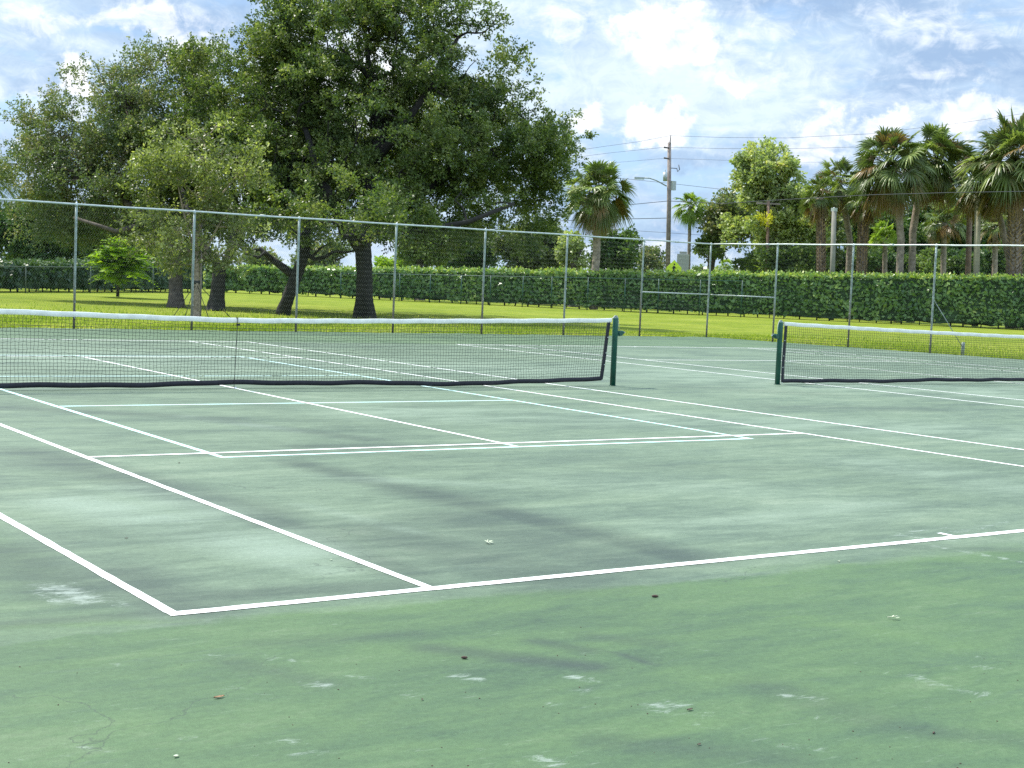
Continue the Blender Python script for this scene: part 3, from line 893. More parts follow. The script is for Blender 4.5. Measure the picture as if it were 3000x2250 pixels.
def sprays(cent, outd, tone, n_per, L, width, size, seed, asp=0.30, droop=0.0):
    """leafy twigs: leaves along short outward stalks from each centre"""
    r = np.random.default_rng(seed)
    n = len(cent) * n_per
    ci = np.repeat(np.arange(len(cent)), n_per)
    t = r.uniform(0, 1, n) ** 0.8
    # every centre carries three little stalks
    sub = r.integers(0, 3, n)
    sd = unit(outd[:, None] + r.standard_normal((len(cent), 3, 3)) * 0.75)
    dirs = sd[ci, sub]
    Ls = L * r.uniform(.6, 1.25, (len(cent), 3))[ci, sub]
    pos = cent[ci] + dirs * (t * Ls)[:, None] + r.standard_normal((n, 3)) * (width * (1.1 - .75 * t))[:, None]
    pos[:, 2] -= droop * t * t * Ls
    a = unit(dirs * .8 + r.standard_normal((n, 3)))
    nr = unit(r.standard_normal((n, 3)) + np.array([0, 0, .7]))
    b_ = unit(np.cross(a, nr))
    sz = size * r.uniform(.65, 1.3, n)[:, None]
    v = np.stack([pos, pos + a * sz * .5 + b_ * sz * asp, pos + a * sz, pos + a * sz * .5 - b_ * sz * asp], 1)
    tn = np.clip(tone[ci] + r.standard_normal(n) * .16, 0, 1)
    f = np.arange(n * 4).reshape(-1, 4)
    return v.reshape(-1, 3), f, np.repeat(tn, 4)


def crown_points(ells, n, seed, gap=0.36, gs=2.2, shell=0.55, clump=0.0, per=9):
    if clump:
        c, o = crown_points(ells, max(8, n // per), seed, gap, gs, shell)
        r = np.random.default_rng(seed + 44)
        k = np.repeat(np.arange(len(c)), per)[:n]
        dv = unit(r.standard_normal((len(k), 3))) * (r.uniform(0, 1, len(k)) ** .45)[:, None] * np.array([1, 1, .62]) * (clump * r.uniform(.6, 1.35, len(c))[k])[:, None]
        return c[k] + dv, unit(o[k] * .7 + unit(dv) * .9)
    return _crown_points(ells, n, seed, gap, gs, shell)


def _crown_points(ells, n, seed, gap, gs, shell):
    """points spread through a union of ellipsoids, thinned by lumpy gaps"""
    r = np.random.default_rng(seed)
    vol = np.array([e[1][0] * e[1][1] * e[1][2] for e in ells]) ** .8; vol = vol / vol.sum()
    P_, O_ = [], []
    while sum(len(q) for q in P_) < n:
        k = r.choice(len(ells), n, p=vol)
        c = np.array([e[0] for e in ells])[k]; rad = np.array([e[1] for e in ells])[k]
        u = unit(r.standard_normal((n, 3)))
        rr = r.uniform(0, 1, n) ** (1 / 3 * (1 - shell) + .10)
        rr = rr * (0.86 + .28 * lump(u * 3 + c, 1.5, seed))
        p = c + u * rad * rr[:, None]
        keep = lump(p, gs, seed) > gap
        P_.append(p[keep]); O_.append(unit(u / rad * rad.mean())[keep])
    return np.concatenate(P_)[:n], np.concatenate(O_)[:n]


def skeleton(stems, cent, seed, tip=0.012, expo=0.46, maxr=None):
    """branches that reach every centre, thick where many meet. stems: list of (points, radii)"""
    r = np.random.default_rng(seed + 5)
    nodes = []; par = []; fixed = []
    for pts, rad in stems:
        base = None
        for i, (p, q) in enumerate(zip(pts, rad)):
            if i == 0 and nodes:                     # attach to nearest existing node
                d = [np.linalg.norm(np.array(p) - n_) for n_ in nodes]; base = int(np.argmin(d))
                if d[base] > 0.05:
                    nodes.append(np.array(p, float)); par.append(base); fixed.append(q); base = len(nodes) - 1
                continue
            nodes.append(np.array(p, float)); par.append(-1 if base is None else base); fixed.append(q); base = len(nodes) - 1
    ns = len(nodes)
    hub = nodes[max(0, len(stems[0][0]) - 1)]
    order = np.argsort(np.linalg.norm(cent - hub, axis=1))
    N = np.zeros((ns + len(cent) * 3, 3)); N[:ns] = nodes; cnt = ns
    dist_root = np.zeros(len(N))
    ok = np.ones(len(N), bool); ok[0] = False
    par = par + [0] * (len(cent) * 3); fixed = fixed + [0] * (len(cent) * 3)
    for ci in order:
        c = cent[ci]
        d = np.linalg.norm(N[:cnt] - c, axis=1) + 0.28 * dist_root[:cnt] + np.where(ok[:cnt], 0, 50) + 0.6 * np.clip(N[:cnt, 2] - c[2], 0, 5)
        j = int(np.argmin(d)); s = N[j]; dd = np.linalg.norm(c - s)
        k = 1 if dd < .5 else 2 if dd < 1.4 else 3
        prev = j
        for q in range(1, k + 1):
            t = q / k; p = s + (c - s) * t
            if q < k: p = p + r.standard_normal(3) * dd * .07 + np.array([0, 0, dd * .08 * math.sin(t * PI)])
            N[cnt] = p; par[cnt] = prev; dist_root[cnt] = dist_root[prev] + dd / k * .5; prev = cnt; cnt += 1
    w_ = np.ones(cnt); par = np.array(par[:cnt])
    for i in range(cnt - 1, 0, -1):
        if par[i] >= 0 and i >= ns: w_[par[i]] += w_[i]
    for i in range(ns - 1, 0, -1):
        if par[i] >= 0: w_[par[i]] += w_[i]
    R_ = tip * w_ ** expo
    for i in range(ns):
        if fixed[i]: R_[i] = fixed[i]
    for i in range(ns, cnt): R_[i] = min(R_[i], R_[par[i]] * .8)
    return N[:cnt], par, R_, ns


def branch_mesh(N, par, R_, ns, minr=0.006):
    b = MB()
    i = np.arange(ns, len(N)); i = i[R_[i] > minr]
    p0 = N[par[i]]; p1 = N[i]; r1 = R_[i]; r0 = np.minimum(R_[par[i]], r1 * 1.5)
    d = unit(p1 - p0); ref = np.where(np.abs(d[:, 2:3]) < .8, np.array([[0, 0, 1.]]), np.array([[1., 0, 0]]))
    a = unit(np.cross(d, ref)); c = np.cross(d, a)
    n = 5; ang = np.arange(n) * 2 * PI / n
    v = np.zeros((len(i), 2, n, 3))
    for q in range(n):
        o = a * math.cos(ang[q]) + c * math.sin(ang[q])
        v[:, 0, q] = p0 + o * r0[:, None]; v[:, 1, q] = p1 + o * r1[:, None]
    base = np.arange(len(i))[:, None] * 2 * n
    f = np.concatenate([base + np.array([q, n + q, n + (q + 1) % n, (q + 1) % n]) for q in range(n)])
    b.add(v.reshape(-1, 3), f, smooth=True)
    return b


def flare_trunk(b, pts, rad, n=16, seed=0):
    """trunk with buttress ridges that spread at the foot"""
    r = np.random.default_rng(seed)
    pts = np.asarray(pts, float)
    # resample
    s = np.r_[0, np.cumsum(np.linalg.norm(np.diff(pts, axis=0), axis=1))]
    k = max(8, int(s[-1] / .12)); u = np.linspace(0, s[-1], k)
    P_ = np.stack([np.interp(u, s, pts[:, i]) for i in range(3)], 1); R_ = np.interp(u, s, rad)
    ker = np.ones(5) / 5
    Pp = np.stack([np.convolve(np.pad(P_[:, i], 2, mode='edge'), ker, 'valid') for i in range(3)], 1); Pp[0] = P_[0]; Pp[-1] = P_[-1]; P_ = Pp
    ang = np.arange(n) * 2 * PI / n; ph = r.uniform(0, 6)
    t = np.gradient(P_, axis=0); t = unit(t); a = unit(np.cross(t, np.array([0.9, .43, 0.05]))); c = np.cross(t, a)
    fl = np.exp(-u / .28)
    rr = R_[:, None] * (1 + .05 * np.sin(3 * ang + ph)[None] + .035 * np.sin(7 * ang + 2 * ph + u[:, None] * 1.5) + fl[:, None] * (.32 + .30 * np.sin(5 * ang + ph)[None]))
    rr *= 1 + .02 * r.standard_normal(rr.shape)
    v = P_[:, None] + a[:, None] * (np.cos(ang)[None] * rr)[..., None] + c[:, None] * (np.sin(ang)[None] * rr)[..., None]
    v[:2, :, 2] = np.minimum(v[:2, :, 2], -.02)
    i = np.arange(k - 1)[:, None] * n + np.arange(n)[None]; j = np.arange(k - 1)[:, None] * n + ((np.arange(n) + 1) % n)[None]
    b.add(v.reshape(-1, 3), np.stack([i, i + n, j + n, j], -1).reshape(-1, 4), smooth=True)


def ells_px(lst, d, back=0.0):
    """ellipsoids given in measuring pixels: x, y, rx, ry, depth offset, depth radius"""
    s = px2m(d); out = []
    for (x, y, rx, ry, dz, rz) in lst:
        dz = dz + back; q = s * (d + dz) / d
        out.append((at(x, y, d + dz), np.array([rx * q, rx * q * .5 + rz * .5, ry * q])))
    return out


def tree(name, label, cat, base, stems, ells, ncl, nper, leafm, barkm, seed, size=.11, L=.5, width=.10, gap=.36, gs=2.2, group=None, trunk_flare=True, tip=.012, asp=.3, tone0=.5, droop=0., minr=.008, shell=.55, clump=0.0, per=9, back=0.0):
    if back:                                       # limbs follow the crown, set back to place its shade on the lawn
        ns_ = []
        for pp, rr_ in stems:
            q_ = []
            for p_ in pp:
                p_ = np.asarray(p_, float); dd_ = (p_ - CAM) @ FWD
                q_.append(CAM + (p_ - CAM) * (1 + back * float(np.clip((p_[2] - 2.6) / 4.0, 0, 1)) / dd_))
            ns_.append((q_, rr_))
        stems = ns_
    root = empty(name, base, label, cat, group)
    cent, outd = crown_points(ells, ncl, seed, gap, gs, shell, clump, per)
    N, par, R_, ns = skeleton(stems, cent, seed, tip)
    b = branch_mesh(N, par, R_, ns, minr)
    for i, (p, r_) in enumerate(stems):
        if i == 0 and trunk_flare: flare_trunk(b, p, r_, seed=seed)
        else: b.tube(p, r_, 10, rough=.02)
    b.build('trunk', barkm, root)
    tone = np.clip(lump(cent, 1.6, seed + 3) * .55 + lump(cent, .5, seed + 4) * .45 - .5 + tone0, 0, 1)
    lf = MB(); v, f, t = sprays(cent, outd, tone, nper, L, width, size, seed + 1, asp, droop)
    lf.add(v, f, t)
    lf.build('crown', leafm, root)
    return root


# ------------------------------------------------------------------ the oaks on the lawn
def P3(x, y, d): return at(x, y, d)


OG = 'oaks on the lawn behind the courts'
dA_ = 54.1
tree('oak_tree', 'largest oak with a thick straight dark trunk and crown reaching past the photo top', 'tree', under(787, dA_),
     [([gnd(787, 686), P3(787, 640, dA_), P3(788, 590, dA_), P3(784, 540, dA_), P3(782, 490, dA_)], [.37, .32, .29, .29, .28]),
      ([P3(784, 540, dA_), P3(730, 460, dA_), P3(690, 380, dA_ - .8), P3(660, 280, dA_ - 1)], [.3, .25, .17, .1]),
      ([P3(782, 490, dA_), P3(800, 400, dA_ + .5), P3(820, 290, dA_ + .4), P3(800, 170, dA_), P3(790, 80, dA_)], [.33, .26, .2, .13, .07]),
      ([P3(784, 520, dA_), P3(860, 450, dA_ + .3), P3(950, 390, dA_ + 1), P3(1050, 330, dA_ + 1), P3(1130, 300, dA_)], [.28, .22, .16, .11, .06]),
      ([P3(820, 480, dA_), P3(900, 500, dA_ - 1), P3(1010, 480, dA_ - 1.5), P3(1110, 440, dA_ - 1)], [.17, .14, .1, .06]),
      ([P3(810, 350, dA_), P3(880, 260, dA_ - 1), P3(950, 160, dA_ - 1), P3(990, 80, dA_)], [.2, .15, .1, .06])],
     ells_px([(760, 110, 200, 150, 0, 4), (940, 110, 140, 130, 0, 3.6), (980, 270, 170, 150, .5, 4), (820, 300, 200, 160, -1, 4.5), (700, 260, 150, 170, 0, 4),
              (1100, 320, 110, 120, 0, 3), (1170, 370, 80, 100, 0, 2.5), (1080, 440, 130, 90, 0, 3.2), (900, 420, 180, 90, -1, 4.5), (720, 420, 130, 90, -1, 4), (950, 500, 110, 34, 0, 3),
              (870, 20, 200, 80, 0, 4), (640, 130, 110, 110, 0, 3), (1190, 290, 50, 50, 0, 1.6), (850, 488, 140, 36, -5.5, 2.6), (735, 480, 95, 30, -5.0, 2.4), (960, 500, 90, 26, -4, 2.2), (790, 440, 150, 50, -6, 2.4), (1050, 200, 100, 80, 0, 2.5), (1165, 280, 62, 62, .5, 2.2), (1150, 345, 70, 70, .5, 2.4), (625, 60, 90, 80, 0, 2.6), (720, 30, 110, 70, 0, 3), (1010, 120, 105, 110, .5, 3), (1120, 150, 50, 55, 0, 2), (1170, 400, 60, 55, 0, 2.2), (820, 330, 200, 110, 9, 5), (800, 300, 230, 150, 4.5, 4), (1000, 330, 170, 120, 4.5, 4), (700, 470, 80, 34, 0, 3)], dA_, 3.6),  # rear lobes are added behind the visible crown to shade the lawn
     5100, 62, M['oak_leaf'], M['dark_bark'], 11, back=3.6, size=.115, L=.42, width=.10, clump=.85, per=10, gap=.40, gs=2.9, group=OG, tip=.013)

dB_ = 54.6
tree('oak_tree', 'leaning oak with a crooked black trunk and low spreading limbs, left of the largest oak', 'tree', under(610, dB_),
     [([gnd(611, 678), P3(622, 645, dB_), P3(636, 605, dB_), P3(650, 570, dB_), P3(662, 530, dB_), P3(668, 480, dB_)], [.23, .22, .23, .21, .18, .15]),
      ([P3(640, 600, dB_), P3(612, 578, dB_), P3(590, 562, dB_), P3(562, 538, dB_), P3(535, 545, dB_), P3(500, 520, dB_)], [.17, .15, .12, .09, .06, .04]),
      ([P3(590, 562, dB_), P3(572, 545, dB_ - .3), P3(560, 556, dB_ - .3), P3(530, 548, dB_ - .3)], [.1, .08, .06, .04]),
      ([P3(655, 560, dB_), P3(648, 520, dB_), P3(640, 470, dB_), P3(610, 390, dB_), P3(590, 300, dB_)], [.17, .14, .12, .09, .05]),
      ([P3(660, 548, dB_), P3(680, 560, dB_), P3(700, 556, dB_), P3(722, 543, dB_), P3(748, 545, dB_), P3(775, 540, dB_)], [.1, .08, .07, .06, .05, .03]),
      ([P3(672, 556, dB_), P3(694, 535, dB_), P3(720, 522, dB_)], [.06, .045, .03]),
      ([P3(668, 480, dB_), P3(700, 420, dB_ - 1), P3(720, 340, dB_ - 1)], [.13, .09, .05])],
     ells_px([(590, 250, 120, 140, 0, 3), (560, 380, 110, 110, 0, 3), (670, 410, 110, 70, -1, 3), (590, 450, 100, 40, 0, 3), (640, 478, 90, 28, -5, 2), (530, 170, 70, 90, 0, 2.5), (640, 340, 110, 110, -1.5, 3), (735, 490, 50, 18, 0, 1.6), (600, 120, 60, 60, 0, 2), (600, 330, 100, 110, 4, 3)], dB_, 3.6),  # rear lobe added out of view for lawn shade
     1300, 62, M['oak_leaf'], M['dark_bark'], 23, back=3.6, size=.115, L=.40, width=.10, clump=.75, per=9, gap=.36, group=OG)

dC_ = 57.0
tree('oak_tree', 'oak with a V forked dark trunk between the staked young tree and leaning oak', 'tree', under(467, dC_),
     [([gnd(467, 669), P3(470, 640, dC_), P3(472, 610, dC_), P3(474, 585, dC_)], [.30, .27, .26, .26]),
      ([P3(474, 585, dC_), P3(462, 560, dC_), P3(440, 530, dC_), P3(415, 480, dC_), P3(390, 400, dC_)], [.22, .19, .16, .12, .07]),
      ([P3(474, 585, dC_), P3(492, 560, dC_), P3(500, 530, dC_), P3(515, 470, dC_), P3(500, 380, dC_), P3(480, 280, dC_)], [.2, .18, .15, .12, .09, .05])],
     ells_px([(470, 230, 110, 130, 0, 3), (480, 380, 140, 110, 0, 3.2), (400, 330, 110, 130, 0, 3), (500, 485, 90, 34, 0, 3), (430, 140, 50, 50, 0, 1.8), (385, 470, 80, 36, 0, 2.5), (470, 370, 120, 90, 4, 3)], dC_, 3.6),  # last lobe is added behind the crown to cast lawn shade
     1250, 60, M['oak_leaf'], M['dark_bark'], 37, back=3.6, size=.115, L=.40, width=.10, clump=.75, per=9, gap=.36, group=OG, tone0=.55)

dD_ = 59.5
tree('oak_tree', 'leftmost oak of the lawn, dark flared trunk and wide greyish twiggy crown', 'tree', under(380, dD_),
     [([gnd(380, 662), P3(380, 630, dD_), P3(380, 600, dD_), P3(379, 560, dD_), P3(372, 520, dD_)], [.31, .28, .27, .26, .24]),
      ([P3(376, 540, dD_), P3(330, 480, dD_), P3(260, 430, dD_), P3(180, 380, dD_), P3(110, 340, dD_)], [.22, .18, .14, .1, .06]),
      ([P3(372, 520, dD_), P3(340, 420, dD_), P3(310, 320, dD_), P3(270, 230, dD_)], [.2, .15, .11, .06]),
      ([P3(372, 520, dD_), P3(400, 420, dD_), P3(400, 300, dD_), P3(420, 190, dD_)], [.2, .15, .11, .06]),
      ([P3(330, 480, dD_), P3(250, 500, dD_ - 1), P3(160, 470, dD_ - 1)], [.13, .1, .06])],
     ells_px([(210, 270, 110, 110, 0, 3), (300, 230, 110, 120, 0, 3), (130, 330, 100, 90, 0, 3), (75, 380, 55, 80, 0, 2.2), (220, 410, 150, 100, 0, 3.6), (330, 360, 130, 120, -.5, 3.4), (390, 200, 80, 100, 0, 2.6),
              (130, 450, 90, 60, 0, 2.8), (300, 470, 110, 36, 0, 3), (70, 290, 45, 45, 0, 1.6), (440, 150, 45, 60, 0, 1.6)], dD_, 3.6),
     2500, 52, M['grey_oak_leaf'], M['bark'], 41, back=3.6, size=.11, L=.62, width=.09, clump=.85, per=9, gap=.33, group=OG, tone0=.5)

# young tree held by ropes
dY = 46.7
yt = tree('young_tree', 'young staked tree with a pale slender trunk and loose light green crown behind the fence', 'tree', under(422, dY),
          [([gnd(422, 686), P3(424, 640, dY), P3(424, 590, dY), P3(424, 550, dY), P3(426, 500, dY)], [.13, .125, .12, .10, .07]),
           ([P3(424, 575, dY), P3(445, 540, dY), P3(470, 490, dY), P3(500, 440, dY)], [.06, .045, .03, .018]),
           ([P3(424, 560, dY), P3(410, 510, dY), P3(395, 450, dY), P3(380, 380, dY)], [.055, .045, .03, .018]),
           ([P3(426, 520, dY), P3(440, 450, dY), P3(450, 370, dY), P3(440, 300, dY)], [.06, .045, .03, .018]),
           ([P3(424, 550, dY), P3(385, 530, dY), P3(345, 510, dY)], [.045, .03, .02]),
           ([P3(426, 510, dY), P3(470, 430, dY + .5), P3(520, 370, dY + .5)], [.05, .035, .02])],
          ells_px([(420, 330, 110, 90, 0, 1.6), (390, 430, 110, 80, 0, 1.6), (490, 420, 80, 90, 0, 1.5), (330, 480, 60, 50, 0, 1.2), (500, 530, 60, 50, 0, 1.2), (400, 540, 110, 40, 0, 1.5), (350, 370, 60, 60, 0, 1.2), (540, 360, 35, 50, 0, .9)], dY),
          640, 26, M['young_leaf'], M['light_bark'], 53, size=.12, L=.36, width=.10, clump=.42, per=6, gap=.44, gs=1.2, asp=.26, tone0=.52, tip=.008, minr=.004)
tp = P3(424, 610, dY)
for gx, gy in ((373, 686), (398, 688), (452, 690), (500, 688)):
    MB().tube([tp, gnd(gx, gy)], .012, 5).build('guy_rope', M['rope'], yt)
MB().tube([tp - [0, 0, .06], tp + [0, 0, .06]], .132, 12).build('tie_band', M['rope'], yt)
for gx in (414, 433):
    q = gnd(gx, 687); MB().tube([q, P3(gx + 3, 470, dY)], .028, 8).build('support_stake', M['pole_wood'], yt)

# bright green ferny sapling


def feather(b, base, d, L, r, nleaf=16, w_=.22, droop=.45, tone=.5, up=.2):
    d = np.asarray(d, float); d = d / np.linalg.norm(d)
    side = unit(np.cross(d, np.array([0, 0, 1.])))
    t = np.linspace(0, 1, 8)
    sp = base + d * (L * t)[:, None] + np.array([0, 0, 1.]) * (up * L * t - droop * L * t * t)[:, None]
    b.tube(sp, np.linspace(.012, .004, 8), 4, tone=tone, smooth=False)
    for q in np.linspace(.12, 1, nleaf):
        p = np.array([np.interp(q, t, sp[:, i]) for i in range(3)])
        ll = w_ * L * (math.sin(min(1, q * 1.15) * PI) * .8 + .25)
        for s in (-1, 1):
            ax = unit(side * s + d * .55 + np.array([0, 0, -.25 + .15 * r.standard_normal()]))
            nn = unit(np.cross(ax, np.array([0, 0, 1.]) + r.standard_normal(3) * .3)); hw = ll * .2
            b.add([p, p + ax * ll * .5 + nn * hw, p + ax * ll, p + ax * ll * .5 - nn * hw], [[0, 1, 2, 3]], float(np.clip(tone + r.standard_normal() * .12, 0, 1)))


def sapling():
    d = 72.7
    base = under(255, d)
    root = empty('sapling', base, 'small bright lime green ferny sapling standing alone on the sunny lawn', 'tree')
    r = np.random.default_rng(5)
    st = [([base, at(255, 615, d), at(256, 590, d), at(258, 560, d)], [.09, .07, .055, .04]), ([at(255, 620, d), at(262, 600, d), at(266, 580, d)], [.04, .03, .02])]
    b = MB()
    for p, q in st: b.tube(p, q, 8)
    b.build('trunk', M['bark'], root)
    lf = MB()
    for i in range(110):
        c = at(256 + r.uniform(-6, 6), 0, d) * 0 + at(257 + r.uniform(-4, 8), r.uniform(535, 606), d + r.uniform(-.3, .3))
        az = r.uniform(0, 2 * PI); v = np.array([math.cos(az), math.sin(az), r.uniform(-.1, .75)])
        feather(lf, c, v, r.uniform(1.3, 2.2), r, 14, .26, .5, r.uniform(.3, .8))
    for c_, n_ in ((at(256, 552, d), 14),):
        for i in range(n_):
            az = r.uniform(0, 2 * PI); v = np.array([math.cos(az) * .6, math.sin(az) * .6, 1.1]); feather(lf, c_, v, r.uniform(1.2, 1.7), r, 12, .26, .45, r.uniform(.4, .8))
    lf.build('crown', M['lime_leaf'], root)


sapling()

# ------------------------------------------------------------------ hedges


def hedge(name, label, p, q, h0, h1, depth, seed, leaf=.17, dens=70, mat_='hedge_leaf', ragged=.06, low_gap=.0, tips=True):
    """clipped hedge from ground point p to q, front face on that line"""
    r = np.random.default_rng(seed)
    p = np.asarray(p, float)[:2]; q = np.asarray(q, float)[:2]; L = np.linalg.norm(q - p); d = (q - p) / L
    n = np.array([-d[1], d[0]])
    if n @ (p - CAM[:2]) < 0: n = -n
    mid = (p + q) / 2
    root = empty(name, (*mid, 0), label, 'hedge')
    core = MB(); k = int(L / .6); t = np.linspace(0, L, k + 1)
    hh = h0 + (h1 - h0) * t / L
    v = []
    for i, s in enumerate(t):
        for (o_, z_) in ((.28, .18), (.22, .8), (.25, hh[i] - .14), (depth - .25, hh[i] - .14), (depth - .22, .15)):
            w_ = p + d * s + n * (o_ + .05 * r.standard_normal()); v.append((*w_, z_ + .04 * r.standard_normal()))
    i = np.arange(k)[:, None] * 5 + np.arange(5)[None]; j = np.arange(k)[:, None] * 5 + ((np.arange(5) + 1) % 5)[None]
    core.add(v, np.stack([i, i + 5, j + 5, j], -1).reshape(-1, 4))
    core.build('branches', M['hedge_core'], root)  # solid dark green core filling the hedge behind its leaves
    st = MB()
    for s in np.arange(.4, L, .9):
        w_ = p + d * (s + r.uniform(-.2, .2)) + n * depth * .45; st.tube([(*w_, -.05), (*(w_ + r.uniform(-.1, .1, 2)), .4)], r.uniform(.03, .06), 6)
    st.build('stems', M['dark_bark'], root)
    # leaf clumps on the front, top and back
    A = L * (h0 + h1) / 2; nf = int(A * dens); nt = int(L * depth * dens * .9); nb = int(nf * .35)

    def face(nn, kind):
        s = r.uniform(0, L, nn); H = h0 + (h1 - h0) * s / L
        if kind == 'f': z = r.uniform(.05, 1, nn) * H; o_ = r.exponential(.08, nn) - .03
        elif kind == 't': z = H - r.exponential(.06, nn); o_ = r.uniform(0, depth, nn)
        else: z = r.uniform(.05, 1, nn) * H; o_ = depth - r.exponential(.1, nn)
        P_ = np.zeros((nn, 3)); P_[:, :2] = p + d * s[:, None] + n * o_[:, None]; P_[:, 2] = z
        bulge = (lump(P_, 1.1, seed) - .5) * ragged * 3.2 + (lump(P_, .4, seed + 2) - .5) * ragged * 2
        if kind == 'f': P_[:, :2] -= n * bulge[:, None]
        if kind == 't': P_[:, 2] += bulge * .7
        if kind == 'f' and low_gap:
            keep = (z > low_gap * (.25 + 1.5 * lump(np.c_[s * 1.0, s * 0, s * 0], .9, seed + 6))); P_ = P_[keep]
        return P_
    Pf, Pt, Pb = face(nf, 'f'), face(nt, 't'), face(nb, 'b')
    P_ = np.concatenate([Pf, Pt, Pb])
    front = np.r_[np.tile([-n[0], -n[1], .35], (len(Pf), 1)), np.tile([0, 0, 1.], (len(Pt), 1)), np.tile([n[0], n[1], .3], (len(Pb), 1))]
    nn = len(P_)
    nr = unit(front + r.standard_normal((nn, 3)) * .62)
    a = unit(np.cross(nr, r.standard_normal((nn, 3)))); b_ = np.cross(nr, a)
    sz = leaf * r.uniform(.45, 1.5, nn)[:, None] * (.8 + .45 * lump(P_, 1.6, seed + 28))[:, None]
    v = np.stack([P_ - a * sz * .5, P_ + b_ * sz * .3, P_ + a * sz * .5, P_ - b_ * sz * .3], 1).reshape(-1, 3)
    tn = .16 + .26 * (lump(P_, .7, seed + 8)) + .34 * lump(P_ * [1, 1, .5], 3.2, seed + 18) + .13 * r.standard_normal(nn)
    tn[len(Pf):len(Pf) + len(Pt)] += .34 * (lump(Pt, 3., seed + 9) > .3) + .05          # lighter tone in patches on the clipped top
    lf = MB(); lf.add(v, np.arange(nn * 4).reshape(-1, 4), np.repeat(np.clip(tn, 0, 1), 4))
    if tips:
        m_ = int(L * 26); s = r.uniform(0, L, m_); H = h0 + (h1 - h0) * s / L
        c = np.zeros((m_, 3)); c[:, :2] = p + d * s[:, None] + n * r.uniform(0, depth, m_)[:, None]; c[:, 2] = H - .03
        v, f, t_ = sprays(c, np.tile([0, 0, 1.], (m_, 1)), np.full(m_, .85), 4, .22, .04, leaf * .8, seed + 12)
        lf.add(v, f, t_)
    lf.build('foliage', M[mat_], root)
    return root


gL = gnd(440, 628.4); gR = gnd(2212, 711.7)


def height_at(g, ytop):
    """height of a vertical above ground point g that reaches measuring row ytop"""
    best = None
    for h in np.arange(0, 20, .01):
        q = np.array([g[0], g[1], h]) - CAM; y = (384 - F * (q @ UP) / (q @ FWD)) / K
        if best is None or abs(y - ytop) < best[0]: best = (abs(y - ytop), h)
    return best[1]


hR = height_at(gR, 600.5); hL = height_at(gL, 577.5)
ext = gR + (gR - gL) * .12
hedge('clipped_hedge', 'long clipped hedge with a yellow green top running right behind the side fence', gL, ext, hL, hR + (hR - hL) * .12, 1.6, 61, leaf=.25, dens=72, low_gap=.30)
g0 = gnd(-60, 629.5); g1 = gnd(446, 630.3)
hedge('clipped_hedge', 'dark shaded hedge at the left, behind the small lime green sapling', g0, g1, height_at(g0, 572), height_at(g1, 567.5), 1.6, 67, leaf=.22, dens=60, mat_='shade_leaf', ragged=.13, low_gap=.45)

# low fences in front of the hedges


def low_fence(name, label, xs, yb, ytop, mat_rail, mat_post, inset, mesh=True, cell=.09):
    P_ = []
    for x, y in zip(xs, yb):
        g = gnd(x, y); v = unit(g - CAM); v[2] = 0; P_.append(g - v * inset)
    P_ = np.array(P_)
    root = empty(name, P_.mean(0), label, 'fence')
    hs = [height_at(P_[0], ytop[0]), height_at(P_[-1], ytop[1])]
    for i, g in enumerate(P_):
        h = hs[0] + (hs[1] - hs[0]) * i / (len(P_) - 1)
        b = MB(); b.tube([(g[0], g[1], -.05), (g[0], g[1], h + .03)], .035, 8); b.build('post', mat_post, root)
    b = MB(); b.tube([(P_[0][0], P_[0][1], hs[0]), (P_[-1][0], P_[-1][1], hs[1])], .024, 8); b.build('top_rail', mat_rail, root)
    if mesh:
        b = MB(); chain_mesh(b, P_[0][:2], P_[-1][:2], .1, min(hs), cell, .0035); b.build('wire_mesh', mat_post, root)
    return root


def hy(x): return 633.7 + .0470 * (x - 553)


xs = [735, 797, 862, 928, 995, 1058, 1128, 1190, 1268, 1348, 1420, 1510, 1600]
low_fence('hedge_fence', 'low green wire fence standing against the long hedge', xs, [hy(x) + 1 for x in xs], (590.0, 607.0), M['green_fence'], M['green_fence'], .35, cell=.12)
xs = [-60, 55, 195, 330]
low_fence('pipe_fence', 'low grey pipe fence before the dark hedge at the left', xs, [631, 631, 631.5, 631.5], (575.5, 578), M['wire'], M['wire'], .4, mesh=False)

# ------------------------------------------------------------------ trees beyond the hedge
BG = 'trees beyond the hedges'


def bush(x, y, rx, ry, d, leafm, seed, label, cat='tree', name='broadleaf_tree', ncl=260, nper=42, lobes=5, trunk=True, barkm='bark', size=.26, gap=.36, L=.8, tone0=.5, lean=0, extra=None, group=BG, gs=2.0):
    r = np.random.default_rng(seed)
    base = under(x + lean, d)
    e = [(x, y, rx * .72, ry * .72, 0, rx * px2m(d) * .7)]
    for k in range(lobes):
        an = 2 * PI * k / lobes + r.uniform(-.3, .3)
        e.append((x + math.cos(an) * rx * .52, y + math.sin(an) * ry * .5, rx * r.uniform(.36, .52), ry * r.uniform(.36, .5), r.uniform(-1, 1), rx * px2m(d) * .45))
    if extra: e += extra
    top = at(x, y - ry * .35, d)
    mid = at(x + lean * .5, y + ry * .4, d)
    stems = [([base, (base + mid) / 2 + r.uniform(-.15, .15, 3) * [1, 1, 0], mid, top], [.30, .24, .2, .08])]
    for s in (-1, 1):
        stems.append(([mid, at(x + s * rx * .35, y + ry * .05, d), at(x + s * rx * .6, y - ry * .2, d)], [.14, .1, .05]))
    return tree(name, label, cat, base, stems, ells_px(e, d), ncl, nper, M[leafm], M[barkm], seed, size=size, L=L * .8, width=.18, clump=rx * px2m(d) * .26, per=6, gap=gap, gs=gs, group=group, tip=.02, tone0=tone0, minr=.02)


